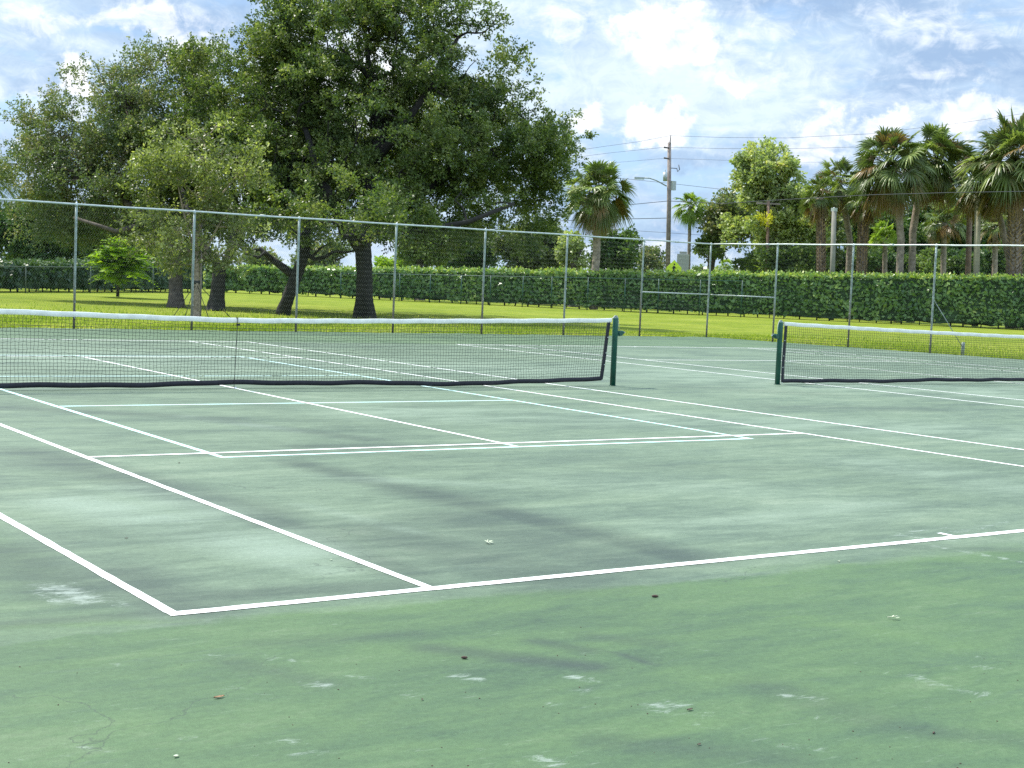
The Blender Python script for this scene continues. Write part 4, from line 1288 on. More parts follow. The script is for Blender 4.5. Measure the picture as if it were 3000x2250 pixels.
bush(70, 510, 110, 75, 92, 'dark_leaf', 101, 'dense dark tree at the left edge, above the shaded hedge', ncl=520, tone0=.55)
bush(205, 505, 105, 70, 96, 'dark_leaf', 102, 'dark leafy tree behind the sapling, above the shaded hedge', ncl=480, tone0=.6)
bush(310, 520, 60, 55, 104, 'mid_leaf', 103, 'small tree peeping between the sapling and the leftmost oak', ncl=200, tone0=.4)
bush(400, 548, 70, 34, 118, 'grey_oak_leaf', 104, 'greyish far tree seen behind the leftmost oak trunk', ncl=160)
bush(560, 560, 60, 24, 125, 'grey_oak_leaf', 105, 'low far tree over the hedge between the forked oak and the leaning oak', ncl=150)
bush(700, 560, 75, 26, 122, 'grey_oak_leaf', 106, 'low grey green tree over the hedge behind the leaning oak', ncl=200)
bush(835, 572, 40, 16, 108, 'lime_leaf', 107, 'yellow green shrub above the hedge just right of the thickest trunk', ncl=90, name='shrub', cat='shrub', size=.2, L=.4)
bush(910, 525, 70, 55, 104, 'mid_leaf', 108, 'light green leafy tree under the crown of the largest oak', ncl=300, tone0=.62)
bush(1010, 540, 70, 48, 112, 'dark_leaf', 109, 'dark tree above the hedge, below the right side of the largest oak', ncl=320, tone0=.5)
bush(1150, 535, 85, 62, 108, 'grey_oak_leaf', 110, 'round grey green tree above the hedge, left of the lone cabbage palm', ncl=520, tone0=.42)
bush(1240, 548, 28, 50, 104, 'pale_leaf', 111, 'slim yellow green tree directly left of the lone cabbage palm trunk', ncl=110, lobes=4)
bush(1322, 548, 55, 45, 106, 'dark_leaf', 112, 'dark green tree directly right of the lone cabbage palm trunk', ncl=300, tone0=.6)
bush(1398, 568, 34, 32, 118, 'grey_oak_leaf', 113, 'small airy grey green tree left of the utility pole', ncl=80, gap=.45, gs=1.2)
bush(1520, 585, 26, 10, 130, 'mid_leaf', 114, 'low round shrub beside the thin fan palm trunk', ncl=50, name='shrub', cat='shrub', size=.2, L=.4)
bush(1572, 475, 62, 48, 112, 'grey_oak_leaf', 115, 'sparse greyish tree with bare twigs, right of the thin fan palm', ncl=300, gap=.42, gs=1.4, tone0=.62, L=1.1, lean=-45)
bush(1535, 535, 26, 22, 112, 'mid_leaf', 116, 'small dark clump of a tree just behind the fence corner', ncl=90, gs=1.2)
bush(1665, 390, 74, 80, 106, 'pale_leaf', 117, 'tall round tree with light yellow green crown, left of the palm group', ncl=760, nper=46, size=.27, tone0=.6, gap=.34, L=.7,
     extra=[(1665, 335, 38, 28, 0, 2.5), (1640, 500, 60, 60, 0, 3.5), (1700, 500, 60, 60, 0, 3.5), (1690, 440, 60, 50, 0, 3)])
bush(1765, 520, 60, 70, 110, 'grey_oak_leaf', 118, 'greyish tree with open branches behind the leftmost palms', ncl=330, tone0=.5)
bush(1720, 565, 70, 30, 104, 'mid_leaf', 119, 'leafy shrub behind the hedge, below the tall round tree', ncl=200, name='shrub', cat='shrub')
bush(1900, 510, 85, 85, 116, 'dark_leaf', 120, 'dark thicket tree behind the twin booted palm trunks', ncl=560, tone0=.5)
bush(2040, 505, 105, 90, 118, 'dark_leaf', 121, 'dark thicket tree between the two great palm crowns', ncl=700, tone0=.55)
bush(2180, 500, 100, 95, 120, 'dark_leaf', 122, 'dark thicket tree behind the rightmost palm trunk', ncl=650, tone0=.5)
bush(1830, 480, 70, 60, 118, 'mid_leaf', 123, 'mid green tree behind the drooping fronds of the small palm', ncl=330, tone0=.5)

for x_, y_, rx_, ry_, m_, sd, lb in [(1650, 572, 60, 26, 'mid_leaf', 131, 'low shrub behind the hedge just right of the fence corner'),
                                     (1745, 575, 60, 26, 'dark_leaf', 132, 'low dark shrub behind the hedge below the leftmost criss-cross palm'),
                                     (1825, 572, 55, 28, 'mid_leaf', 133, 'low shrub behind the hedge beside the grey round pole'),
                                     (1905, 572, 60, 28, 'dark_leaf', 134, 'low dark shrub behind the hedge left of the twin palm trunks'),
                                     (2010, 575, 65, 28, 'mid_leaf', 135, 'low shrub behind the hedge right of the twin palm trunks'),
                                     (2075, 570, 60, 34, 'dark_leaf', 136, 'low dark shrub behind the hedge at the foot of the brown pole'),
                                     (2160, 572, 60, 34, 'dark_leaf', 137, 'low dark shrub behind the hedge left of the tallest palm trunk')]:
    bush(x_, y_, rx_, ry_, 112, m_, sd, lb, ncl=230, name='shrub', cat='shrub', size=.24, L=.6, gap=.25, tone0=.55)

# yellow flower cluster of the round tree
b = MB(); c0 = at(1652, 472, 103.5)
c_, o_ = crown_points([(c0, np.array([.4, .35, .3]))], 16, 9, gap=.1)
v, f, t_ = sprays(c_, o_, np.full(16, .6), 16, .3, .16, .2, 8); b.add(v, f, t_)
rt = [o for o in C.objects if o.get('label', '').startswith('tall round tree')][0]
b.build('flowers', M['yellow_leaf'], rt)

# ------------------------------------------------------------------ palms


def fan(b, hub, d, r, R_, nseg=26, span=2.5, droop=.45, tone=.6, fold=.25, wseg=None):
    """one fan leaf: hub point, outward direction d, segments radiating in the plane across d"""
    d = unit(np.asarray(d, float)); side = unit(np.cross(d, np.array([0, 0, 1.])) + r.standard_normal(3) * .05); nrm = np.cross(side, d); ro = r.uniform(-1.0, 1.0); side = unit(side * math.cos(ro) + nrm * math.sin(ro)); nrm = np.cross(side, d)
    an = np.linspace(-span / 2 * 1.15, span / 2 * 1.15, nseg) + r.standard_normal(nseg) * .03
    L = R_ * (1 - .22 * np.abs(an / (span / 2)) ** 2) * r.uniform(.88, 1.08, nseg)
    w_ = R_ * (span / nseg) * .46 if wseg is None else wseg
    ts = np.array([0, .35, .68, 1.0]); wd = np.array([.12, 1, .62, .05]) * w_
    dr = droop * r.uniform(.7, 1.4, nseg)
    for i in range(nseg):
        q = d * math.cos(an[i]) + side * math.sin(an[i])
        cup = nrm * (fold * (1 - math.cos(an[i])))
        pts = hub + (q + cup)[None] * (L[i] * ts)[:, None]
        pts[:, 2] -= dr[i] * L[i] * ts ** 3
        ax = unit(np.cross(q, nrm)) * .85 + nrm * (.5 if i % 2 else -.5)
        v = np.concatenate([pts - ax * wd[:, None], pts + ax * wd[:, None]])
        k = np.arange(3)
        b.add(v, np.stack([k, k + 4, k + 5, k + 1], -1), float(np.clip(tone + r.standard_normal() * .09, 0, 1)))


def palm(name, label, x_base, d, crown, rad, seed, nf=46, trunk_r=.2, leafm='palm_leaf', fanR=.80, pet=1.12, low=-1.3, brown=.12, booted=False, barkm='palm_bark', hang=0, group='cabbage palms beyond the hedges', via=None, squash=1.0, shag=0, dro=.28):
    r = np.random.default_rng(seed)
    base = under(x_base, d); c = at(*crown, d)
    root = empty(name, base, label, 'palm tree', group)
    tb = MB()
    pts = [base] + ([at(*q, d) for q in via] if via else [(base + c) / 2 + r.uniform(-.1, .1, 3)]) + [c - [0, 0, .1]]
    pts = np.array(pts); s = np.r_[0, np.cumsum(np.linalg.norm(np.diff(pts, axis=0), axis=1))]
    u = np.linspace(0, s[-1], max(12, int(s[-1] / .16)))
    P_ = np.stack([np.interp(u, s, pts[:, i]) for i in range(3)], 1)
    rr = trunk_r * (1 + .06 * np.sin(u * 22) + .18 * np.exp(-u / .4))
    tb.tube(P_, rr, 12, rough=.03)
    tb.build('trunk', M[barkm], root)
    if booted:
        bb = MB()
        for i, q in enumerate(np.arange(.5, s[-1] - .3, .13)):
            p = np.array([np.interp(q, s, pts[:, k]) for k in range(3)])
            for k in range(6):
                an = k * PI / 3 + i * .52
                o = np.array([math.cos(an), math.sin(an), 0]); tg = np.array([-o[1], o[0], 0])
                w0 = trunk_r * .42; bs = p + o * trunk_r * .9
                for sgn in (-1, 1):
                    top_ = bs + o * trunk_r * .55 + tg * sgn * w0 * 1.1 + np.array([0, 0, .30])
                    bb.add([bs - tg * .05, bs + tg * .05, top_ + tg * .035, top_ - tg * .035], [[0, 1, 2, 3]], float(r.uniform(0, 1)))
        bb.build('boots', M['boot_bark'], root)
    lf = MB(); pt = MB()
    # golden-angle directions between straight up and steeply down
    for i in range(nf):
        q = (i + .5) / nf
        el = 1.45 - (1.45 - low) * q ** .9 + r.uniform(-.12, .12)
        az = i * 2.39996 + r.uniform(-.2, .2)
        dv = np.array([math.cos(az) * math.cos(el), math.sin(az) * math.cos(el), math.sin(el)])
        PL = pet * r.uniform(.5, 1.12); start = c + dv * .12
        hub = c + dv * PL * rad * np.array([1, 1, squash])
        hub[2] -= .08 * PL * rad * math.cos(el)
        pt.tube([start, (start + hub) / 2 + [0, 0, .06], hub], [.028, .02, .014], 5, tone=.4)
        dd = dv.copy(); dd[2] -= .25 * math.cos(el)
        tn = r.uniform(.42, .95) if el > -.35 else r.uniform(.2, .62)  # upper fronds reach the painted highlight tones
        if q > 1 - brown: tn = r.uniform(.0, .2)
        if r.uniform() < .05: tn = .1
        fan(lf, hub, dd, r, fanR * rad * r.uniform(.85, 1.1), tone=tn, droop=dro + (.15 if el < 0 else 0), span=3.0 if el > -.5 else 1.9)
    for i in range(hang):
        az = r.uniform(0, 2 * PI); dv = np.array([math.cos(az) * .35, math.sin(az) * .35, -1])
        st_ = c + [math.cos(az) * .25, math.sin(az) * .25, -.15]
        fan(lf, st_ + dv * .75 * rad, dv, r, fanR * rad * r.uniform(.8, 1.2), tone=r.uniform(0, .18), droop=.2, span=.9, nseg=14)
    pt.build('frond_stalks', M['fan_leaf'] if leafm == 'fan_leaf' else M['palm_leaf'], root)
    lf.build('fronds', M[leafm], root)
    if shag:
        fl = MB()
        for i in range(shag):
            az = r.uniform(0, 2 * PI); el = r.uniform(.1, .8); dv = np.array([math.cos(az) * math.cos(el), math.sin(az) * math.cos(el), math.sin(el)])
            for k in range(26):
                t0 = r.uniform(.5, 1.5) * rad; p = c + dv * t0 + r.standard_normal(3) * .06; p[2] -= .22 * t0 * t0
                e_ = p + unit(dv + r.standard_normal(3) * .7 - [0, 0, .5]) * .35
                fl.tube([p, e_], [.012, .006], 3, cap=False)
        fl.build('flower_stalks', M['brown_wood'], root)
    return root


palm('cabbage_palm', 'lone cabbage palm with a shaggy round crown right beside the largest oak', 1284, 96, (1291, 418), 1.42, 201, nf=84, trunk_r=.26, brown=.13, hang=12, shag=3)
palm('fan_palm', 'thin tall fan palm with a small bright crown, right of the utility pole', 1489, 112, (1491, 443), .92, 202, nf=34, trunk_r=.13, leafm='fan_leaf', fanR=.85, pet=.9, low=-1.5, brown=0, group=None, dro=.35)
palm('cabbage_palm', 'left stem of the great twin palm crown behind the side fence', 1944, 94, (1925, 358), 1.62, 203, nf=86, trunk_r=.24, hang=12, brown=.10, via=[(1946, 520), (1940, 430)], shag=4)
palm('cabbage_palm', 'right stem of the great twin palm crown behind the side fence', 1972, 96, (2022, 352), 1.62, 204, nf=86, trunk_r=.24, hang=12, brown=.10, via=[(1972, 500), (1985, 420)], shag=4)
palm('cabbage_palm', 'rightmost and tallest cabbage palm, cut by the right edge of the photo', 2195, 90, (2190, 350), 1.85, 205, nf=100, trunk_r=.38, hang=14, brown=.14, booted=True, shag=3)
palm('cabbage_palm', 'cabbage palm leaning out left of the tallest palm, over the cream pole', 2185, 92, (2120, 400), 1.25, 206, nf=46, trunk_r=.2, hang=6, brown=.2, via=[(2180, 560), (2160, 470)])
palm('cabbage_palm', 'smaller palm with a bent bare trunk left of the great twin crown', 1832, 100, (1812, 395), 1.15, 207, nf=48, trunk_r=.2, hang=5, brown=.18, via=[(1836, 520), (1826, 460)])
palm('cabbage_palm', 'palm with a rough criss-cross trunk, leftmost of the palm group', 1777, 98, (1772, 425), .95, 208, nf=34, trunk_r=.23, hang=5, brown=.3, booted=True)
palm('cabbage_palm', 'palm with a thick criss-cross trunk half hidden under the twin crown', 1862, 98, (1868, 432), .95, 209, nf=30, trunk_r=.27, hang=5, brown=.3, booted=True)
palm('cabbage_palm', 'short bright green palm low between the twin palm trunks and the criss-cross trunk', 1915, 104, (1912, 512), .8, 210, nf=26, trunk_r=.18, hang=0, brown=0, leafm='fan_leaf', low=-.6)
palm('cabbage_palm', 'short pale fronded palm low between the twin crown and the brown pole', 2040, 104, (2040, 478), 1.05, 211, nf=36, trunk_r=.2, hang=3, brown=.15, low=-.9)
palm('cabbage_palm', 'low palm half hidden behind the cream pole', 2150, 106, (2150, 490), .95, 212, nf=30, trunk_r=.2, hang=2, brown=.2, low=-.9)
palm('fan_palm', 'tiny yellow green palm top above the white building', 1568, 125, (1568, 580), .55, 213, nf=18, trunk_r=.1, leafm='fan_leaf', low=-.1, brown=0, group=None)

# feathery palm at the left edge


def feather_palm():
    d = 84; r = np.random.default_rng(77)
    base = under(-28, d); c = at(-24, 380, d)
    root = empty('feather_palm', base, 'feathery palm whose drooping fronds show at the left edge of the photo', 'palm tree')
    b = MB(); b.tube([base, (base + c) / 2, c], [.2, .17, .14], 12, rough=.02); b.build('trunk', M['palm_bark'], root)
    lf = MB()
    for i in range(26):
        az = i * 2.4; el = r.uniform(-.2, 1.2); L = r.uniform(2.6, 3.4)
        dv = np.array([math.cos(az) * math.cos(el), math.sin(az) * math.cos(el), math.sin(el)])
        side = unit(np.cross(dv, [0, 0, 1.])); t = np.linspace(0, 1, 12)
        sp = c + dv * (L * t)[:, None]; sp[:, 2] -= .55 * L * t ** 2
        lf.tube(sp, np.linspace(.03, .008, 12), 4, tone=.5)
        for q in np.linspace(.1, 1, 46):
            p = np.array([np.interp(q, t, sp[:, k]) for k in range(3)]); ll = .75 * math.sin(min(1, .15 + q * .8) * PI) + .15
            for s in (-1, 1):
                ax = unit(side * s * .8 + dv * .4 + np.array([0, 0, -.75]) + r.standard_normal(3) * .15); nn = unit(np.cross(ax, dv)) * .018
                e = p + ax * ll
                lf.add([p - nn, p + nn, e], [[0, 1, 2]], float(r.uniform(.4, .8)))
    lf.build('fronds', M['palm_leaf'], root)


feather_palm()

# ------------------------------------------------------------------ utility pole, wires, poles, signs, building
dP = 112.0
pb = under(1444, dP)
up_ = empty('utility_pole', pb, 'tall dark wooden utility pole with a street lamp arm, left of the thin fan palm', 'utility pole')
b = MB(); b.tube([pb, at(1445, 450, dP), at(1446, 308, dP)], [.20, .17, .14], 12); b.build('pole_shaft', M['pole_wood'], up_)
b = MB(); b.tube([at(1447, 312, dP - .1), at(1449, 292, dP - .1)], [.05, .03], 8); b.build('top_pin', M['wire_dark'], up_)
for y in (319, 342):
    b = MB(); b.tube([at(1446, y + 1, dP - .15), at(1434, y - 1, dP - .15)], [.05, .07], 8); b.build('insulator', M['wire_dark'], up_)
b = MB(); b.tube([at(1437, 372, dP - .2), at(1437, 391, dP - .2)], .17, 14); b.tube([at(1437, 366, dP - .2), at(1437, 372, dP - .2)], .03, 6); b.build('transformer', M['transformer'], up_)
b = MB(); b.box(at(1454, 401, dP - .1), (.35, .3, .7)); b.build('switch_box', M['transformer'], up_)
b = MB(); b.tube([at(1449, 363, dP), at(1463, 364, dP)], .03, 6); b.tube([at(1466, 356, dP), at(1468, 366, dP), at(1464, 371, dP), at(1462, 364, dP)], .035, 6); b.build('cutout_fuse', M['wire_dark'], up_)
arm = MB(); arm.tube([at(1440, 402, dP), at(1418, 390, dP), at(1404, 385, dP), at(1388, 384, dP)], .045, 8); am = arm.build('lamp_arm', M['galv'], up_)
lh = MB(); hp = at(1381, 385, dP); lh.box(hp, (.75, .3, .16), rz=math.atan2(RIGHT[1], RIGHT[0])); lh.build('lamp_head', M['transformer'], am)

WG = 'overhead wires along the road'


def wire(label, pts, d, r=.018, sag=.0):
    P_ = [at(x, y, d) for x, y in pts]
    P_ = np.array(P_); b = MB(); b.tube(P_, r, 5)
    o = b.build('overhead_wire', M['wire_dark'], tone=False); tag(o, label, 'wire', WG)
    return o


wire('topmost wire, rising from the oak to the tip of the utility pole', [(1200, 332), (1300, 317), (1380, 306), (1448, 293)], dP, .012)
wire('topmost wire right of the utility pole, running behind the great twin palms', [(1448, 293), (1560, 297), (1700, 298), (1880, 289), (2080, 265), (2300, 232)], dP, .012)
wire('second wire from the top, left of the utility pole', [(1200, 345), (1320, 330), (1436, 318)], dP, .011)
wire('second wire from the top, right of the utility pole', [(1436, 318), (1560, 321), (1720, 321), (1900, 316), (2300, 296)], dP, .011)
wire('third wire from the top, left of the utility pole', [(1200, 362), (1320, 352), (1436, 342)], dP, .009)
wire('third wire from the top, right of the utility pole, passing the tall round tree', [(1436, 342), (1560, 346), (1720, 350), (2000, 352), (2300, 340)], dP, .009)
wire('wire from the lamp arm of the pole sloping down right behind the fan palm', [(1330, 384), (1446, 396), (1560, 409), (1700, 418), (2000, 432)], dP + 1, .015)
wire('wire crossing the lower part of the lone cabbage palm crown to the pole', [(1180, 452), (1300, 448), (1445, 434)], dP - 1, .022)
wire('thick pale cable crossing in front of the tall round tree and the palms', [(1445, 434), (1560, 440), (1700, 431), (1880, 421), (2060, 416), (2300, 412)], 84, .022)
wire('low thick cable left of the pole, above the far trees', [(1180, 478), (1300, 474), (1445, 471)], dP + 1, .025)
wire('lowest thin wire right of the lone cabbage palm', [(1180, 488), (1320, 495), (1445, 503), (1560, 511)], dP + 2, .013)
wire('wire that passes between the small palm crowns at the right', [(1700, 447), (1850, 446), (2120, 443), (2300, 441)], 108, .016)
wire('upper of two thin wires at the left edge of the sky', [(-60, 247), (60, 248), (300, 249)], 120, .018)
wire('lower of two thin wires at the left edge of the sky', [(-60, 260), (60, 262), (300, 264)], 120, .018)


def plain_pole(name, label, x, y, d, r, m_, cap):
    bs = under(x, d); root = empty(name, bs, label, 'pole')
    b = MB(); b.tube([bs, at(x + 2, y, d)], [r, r * .88], 14); b.build('pole_shaft', M[m_], root)
    if cap == 'lamp':
        b = MB(); b.box(at(x + 2, y - 3, d), (.28, .28, .22)); b.tube([at(x + 2, y - 8, d), at(x + 2, y - 3, d)], .05, 8); b.build('lamp_head', M['transformer'], root)
    if cap == 'arm':
        b = MB(); b.box(at(x + 2, y + 6, d), (1.7, .1, .12), rz=math.atan2(RIGHT[1], RIGHT[0])); b.build('crossarm', M['pole_wood'], root)
    return root


plain_pole('concrete_pole', 'light grey round pole standing left of the bent palm trunk', 1800, 456, 92, .17, 'pole_grey', 'lamp')
plain_pole('concrete_pole', 'cream round pole rising into the rightmost palm fronds', 2112, 400, 91, .21, 'pole_cream', None)
plain_pole('wooden_pole', 'reddish brown wooden pole left of the cream pole', 2094, 400, 96, .20, 'brown_wood', 'arm')
plain_pole('wooden_pole', 'thin brown wooden pole in front of the tall round tree', 1658, 434, 104, .13, 'brown_wood', 'arm')


def signs():
    d = 100.0
    bs = under(1471, d); root = empty('road_sign', bs, 'back of a grey rectangular road sign on a dark post above the hedge', 'road sign')
    ax = np.array([unit(RIGHT * [1, 1, 0]), unit(FWD * [1, 1, 0]), [0, 0, 1.]])
    b = MB(); b.tube([bs, at(1472.5, 549, d)], .05, 8); b.build('sign_post', M['black'], root)
    h = (590 - 549) * px2m(d)
    b = MB(); b.box(at(1475, 569.5, d - .06) * [1, 1, 0] + [0, 0, at(1475, 569.5, d)[2]], ((1488 - 1462) * px2m(d), .02, h), axes=ax); b.build('sign_panel', M['sign_back'], root)
    # small stop-style tab on top
    b = MB(); b.box(at(1476, 546, d), (.5, .02, .16), axes=ax); b.build('top_tab', M['sign_back'], root)
    d2 = 97.0
    bs = under(1453, d2); root = empty('crossing_sign', bs, 'yellow green crossing sign half behind the grey sign back, right of the utility pole', 'road sign')
    c = at(1456, 580, d2); hw = 16 * px2m(d2)
    th = .012
    out = [(-.35, .95), (.35, .95), (1.0, .1), (1.0, -1.0), (-1.0, -1.0), (-1.0, -.1), ]
    out = [(-1, -1), (1, -1), (1, .15), (0, 1.15), (-1, .15)]
    v = [c + ax[0] * x * hw + ax[2] * y * hw + ax[1] * s * th for s in (-1, 1) for x, y in out]
    b = MB(); n = len(out); b.add(v, np.array([list(range(n - 1, -1, -1))])); b.f.append(np.array([list(range(n, 2 * n))])); b.smooth.append(np.array([False]))
    q = np.arange(n); b.f.append(np.stack([q, (q + 1) % n, (q + 1) % n + n, q + n], -1)); b.smooth.append(np.zeros(n, bool))
    b.build('sign_panel', M['sign_yellow'], root)
    b = MB(); b.tube([bs, c + [0, 0, -hw]], .04, 8); b.build('sign_post', M['galv'], root)
    # walking figure on the panel
    b = MB(); o = c - ax[1] * (th + .004)

    def bar(p, q, w_):
        p = np.array(p) * hw; q = np.array(q) * hw; dd = q - p; L = np.linalg.norm(dd); dd /= L; nn = np.array([-dd[1], dd[0]]) * w_ * hw
        pts = [p + nn, q + nn, q - nn, p - nn]; b.add([o + ax[0] * s[0] + ax[2] * s[1] for s in pts], [[3, 2, 1, 0]])
    bar((0, .35), (-.05, -.15), .13); bar((-.05, -.15), (-.32, -.62), .07); bar((-.05, -.15), (.22, -.62), .07); bar((0, .25), (.3, .0), .055); bar((0, .25), (-.3, .02), .055)
    an = np.linspace(0, 2 * PI, 11)[:-1]
    b.add([o + ax[0] * (.02 + .12 * math.cos(t)) * hw + ax[2] * (.55 + .12 * math.sin(t)) * hw for t in an], [list(range(9, -1, -1))])
    b.build('walking_figure', M['black'], root)


signs()


def low_building():
    d = 128.0; ax0 = unit(RIGHT * [1, 1, 0]); ax1 = unit(FWD * [1, 1, 0]); ax = np.array([ax0, ax1, [0, 0, 1.]])
    s = px2m(d)
    xl, xr = 1534, 1608; cx = (xl + xr) / 2
    ztop = at(cx, 583.5, d)[2]; zr = at(cx, 581, d)[2]
    g = under(cx, d)
    root = empty('low_building', g, 'low white building roof showing just above the hedge beside the fence corner', 'building')
    w_ = (xr - xl) * s
    mid = g + ax1 * 5
    b = MB(); b.box(mid + [0, 0, ztop / 2], (w_, 10, ztop), axes=ax); b.build('wall', M['white_wall'], root)
    b = MB(); b.box(mid + [0, 0, ztop + .12], (w_ + .8, 10.8, .24), axes=ax); b.build('roof', M['white_wall'], root)
    x2 = 1645; w2 = (x2 - xr) * s; m2 = under((xr + x2) / 2, d) + ax1 * 6
    z2 = at((xr + x2) / 2, 586, d)[2]
    b = MB(); b.box(m2 + ax0 * .45 + [0, 0, z2 / 2], (w2, 9, z2), axes=ax); b.build('wing', M['white_wall'], root)
    # shallow pitched roof over the wing
    hw, hl = w2 / 2 + .4, 5.0; c = m2 + ax0 * .45
    v = [c + ax0 * a + ax1 * q + [0, 0, z] for a, q, z in ((-hw, -hl, z2 + .002), (hw, -hl, z2 + .002), (hw, hl, z2 + .002), (-hw, hl, z2 + .002), (-hw, 0, z2 + .55), (hw * .9, 0, z2 + .45))]
    b = MB(); b.add(v, [[0, 1, 5, 4], [3, 4, 5, 2]]); b.f.append(np.array([[1, 2, 5], [0, 4, 3]])); b.smooth.append(np.zeros(2, bool)); b.build('wing_roof', M['roof'], root)
    for q in (-.3, .05, .35):
        b = MB(); b.box(g + ax0 * w_ * q + [0, 0, ztop * .55] - ax1 * .01, (1.2, .06, 1.1), axes=ax); b.build('window', M['glass'], root)


low_building()

# ------------------------------------------------------------------ grass tufts beyond the slab


def grass():
    r = np.random.default_rng(3); n = 110000
    nA = np.array([-dAB[1], dAB[0]]); nB = np.array([-dBC[1], dBC[0]])
    k = int(n * .62)
    s = r.uniform(-3, 22.5, k); o_ = .18 + r.exponential(3.6, k)
    p1 = FA + dAB * s[:, None] + nA * o_[:, None]
    s = r.uniform(-2, 14, n - k); o_ = .18 + r.exponential(2.2, n - k)
    p2 = FB + dBC * s[:, None] + nB * o_[:, None]
    P_ = np.concatenate([p1, p2]); d1 = (P_ - FA) @ nA; d2 = (P_ - FB) @ nB
    P_ = P_[(np.maximum(d1, d2) > .22 + .75 * lump(np.c_[P_, P_[:, 0] * 0], 1.2, 4))]
    n = len(P_); z = np.full(n, -.045)
    p = np.c_[P_, z]; an = r.uniform(0, 2 * PI, n); w_ = r.uniform(.010, .022, n)
    a = np.c_[np.cos(an), np.sin(an), np.zeros(n)]
    h = r.uniform(.04, .12, n) * (.7 + .6 * lump(p, 1.1, 6)); tip = p + np.c_[r.standard_normal((n, 2)) * .03, h]
    v = np.stack([p - a * w_[:, None], p + a * w_[:, None], tip], 1).reshape(-1, 3)
    b = MB(); b.add(v, np.arange(n * 3).reshape(-1, 3), np.repeat(np.clip(.5 + .25 * r.standard_normal(n) + (lump(p, 3, 2) - .5) * .5, 0, 1), 3))
    m_ = leaf_mat('grass_blade', [(0, (0.16, 0.235, 0.018)), (.5, (0.31, 0.385, 0.040)), (1, (0.58, 0.55, 0.18))], .45, .6, spec=.15)
    o = b.build('grass', m_); tag(o, 'short sunlit lawn grass along the edge of the courts', 'grass', kind='stuff')


grass()

# ------------------------------------------------------------------ litter on the court


def litter(name, label, x, y, L, W, m_, ang, kind='leaf', cat='leaf'):
    L, W = L * .62, W * .62
    g = gnd(x, y); r = np.random.default_rng(int(x))
    b = MB(); ca, sa = math.cos(ang), math.sin(ang)

    def tr(p): return (g[0] + p[0] * ca - p[1] * sa, g[1] + p[0] * sa + p[1] * ca, p[2])
    if kind == 'leaf':
        t = np.linspace(0, 1, 7); v = []
        for q in t:
            w_ = W * math.sin(q * PI) ** .7 * .5 + .0006; z = .003 + .2 * W * abs(q - .5)
            v += [tr((q * L - L / 2, -w_, z + W * .25)), tr((q * L - L / 2, 0, z)), tr((q * L - L / 2, w_, z + W * .3))]
        f = []
        for i in range(6):
            f += [[3 * i, 3 * i + 1, 3 * i + 4, 3 * i + 3], [3 * i + 1, 3 * i + 2, 3 * i + 5, 3 * i + 4]]
        b.add(v, f, smooth=True)
    elif kind == 'pod':
        t = np.linspace(0, 1, 9)
        b.tube([tr((q * L - L / 2, .12 * L * math.sin(q * PI), W * .55)) for q in t], [W * .5 * (math.sin(q * PI) ** .5 * .9 + .1) for q in t], 8)
    else:                                              # sprig: stalk with a few leaflets
        b.tube([tr((-L / 2, 0, .008)), tr((0, .01, .012)), tr((L / 2, 0, .02))], .0025, 5)
        for i in range(6):
            px_ = -L * .2 + L * .13 * i; s = 1 if i % 2 else -1
            p = np.array([px_, 0, .012]); e = np.array([px_ + L * .18, s * W * r.uniform(.5, 1), .010 + r.uniform(0, .012)])
            mid = (p + e) / 2; nn = np.array([-(e - p)[1], (e - p)[0], 0]); nn = nn / np.linalg.norm(nn) * W * .22
            b.add([tr(p), tr(mid + nn), tr(e), tr(mid - nn)], [[0, 1, 2, 3]])
    o = b.build(name, M[m_], tone=False)
    # keep the object's origin at the piece itself
    me = o.data; co_ = np.zeros(len(me.vertices) * 3, np.float32); me.vertices.foreach_get('co', co_); co_ = co_.reshape(-1, 3) - g.astype(np.float32)
    me.vertices.foreach_set('co', co_.ravel()); o.location = [float(q) for q in g]
    tag(o, label, cat, 'litter lying on the court')
    return o


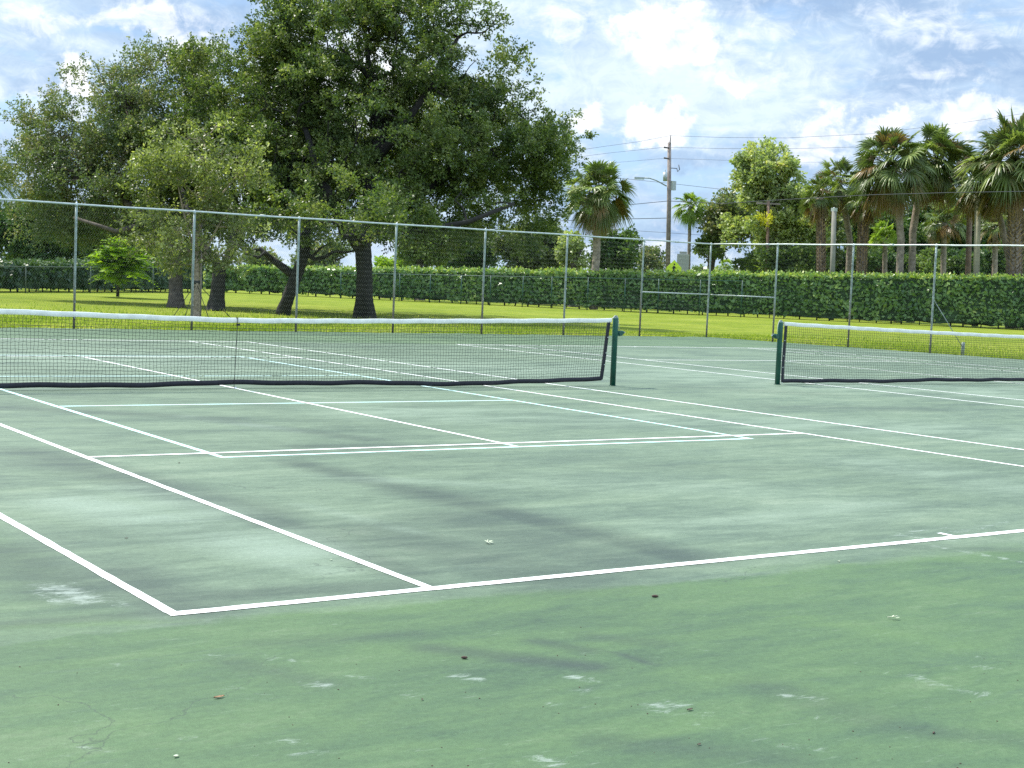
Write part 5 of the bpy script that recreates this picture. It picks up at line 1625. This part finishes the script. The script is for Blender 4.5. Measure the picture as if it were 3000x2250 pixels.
litter('dry_leaf', 'tan dry leaf on the green surround near the bottom left', 473, 1508, .075, .022, 'dry_leaf', .15)
litter('seed_pod', 'reddish brown seed pod lying below the middle of the baseline', 1003, 1424, .045, .02, 'dark_litter', -.6, 'pod', 'seed pod')
litter('seed_pod', 'black curled seed pod just below the baseline, right of centre', 1415, 1291, .06, .022, 'dark_litter', -.5, 'pod', 'seed pod')
litter('leaf_sprig', 'whitish sprig with spiky leaflets inside the court, above the baseline', 1056, 1175, .10, .05, 'pale_litter', 1.2, 'sprig', 'sprig')
litter('leaf_sprig', 'greenish white sprig on the green surround at the right', 1928, 1338, .08, .035, 'pale_litter', -.9, 'sprig', 'sprig')
litter('seed_pod', 'small dark pod near the bottom, beside the chalky scuffs', 2018 - 0, 1585, .03, .012, 'dark_litter', .4, 'pod', 'seed pod')
litter('dry_leaf', 'dark shrivelled leaf among white scuffs near the bottom centre', 1490, 1535, .05, .018, 'dark_litter', .1)
litter('dry_leaf', 'small dark leaf low on the surround, left of the bottom centre', 912, 1513, .022, .012, 'dark_litter', .9)
litter('dry_leaf', 'dark leaf scrap in the bottom middle of the photo', 1510, 1610, .035, .012, 'dark_litter', .2)
litter('pale_leaf', 'whitish round leaf scrap in the left service alley', 715, 1211, .028, .02, 'pale_litter', .3)
litter('pale_leaf', 'pale leaf scrap near the bottom left corner', 380, 1636, .035, .02, 'pale_litter', .5)
litter('pale_leaf', 'tiny pale leaf scrap on the surround, right of the middle of the baseline', 1812, 1214, .03, .02, 'pale_litter', -.2)
litter('dry_leaf', 'dark crumb of leaf in the left alley, upper part', 273, 1164, .035, .015, 'dark_litter', .1)
litter('dry_leaf', 'dark crumb of leaf just behind the left part of the service line', 387, 1001 + 68 * 0, .04, .02, 'dark_litter', .6)

b = MB(); r_ = np.random.default_rng(15)
for i in range(60):
    x, y = r_.uniform(0, 2212), 1330 + 330 * r_.uniform() ** .7
    g = gnd(x, y); s = r_.uniform(.0012, .003)
    b.box(g + [0, 0, s * .4], (s * 2, s * 1.4, s), rz=r_.uniform(0, 3))
o = b.build('grit', M['dark_litter'], tone=False); tag(o, 'scattered dark grit and crumbs on the green court surround', 'grit', kind='stuff')

C.cycles.max_bounces = 6
C.cycles.diffuse_bounces = 3
C.cycles.glossy_bounces = 2
C.cycles.transmission_bounces = 3
C.cycles.transparent_max_bounces = 4
C.cycles.use_adaptive_sampling = True
C.cycles.adaptive_threshold = 0.01
C.cycles.use_denoising = False
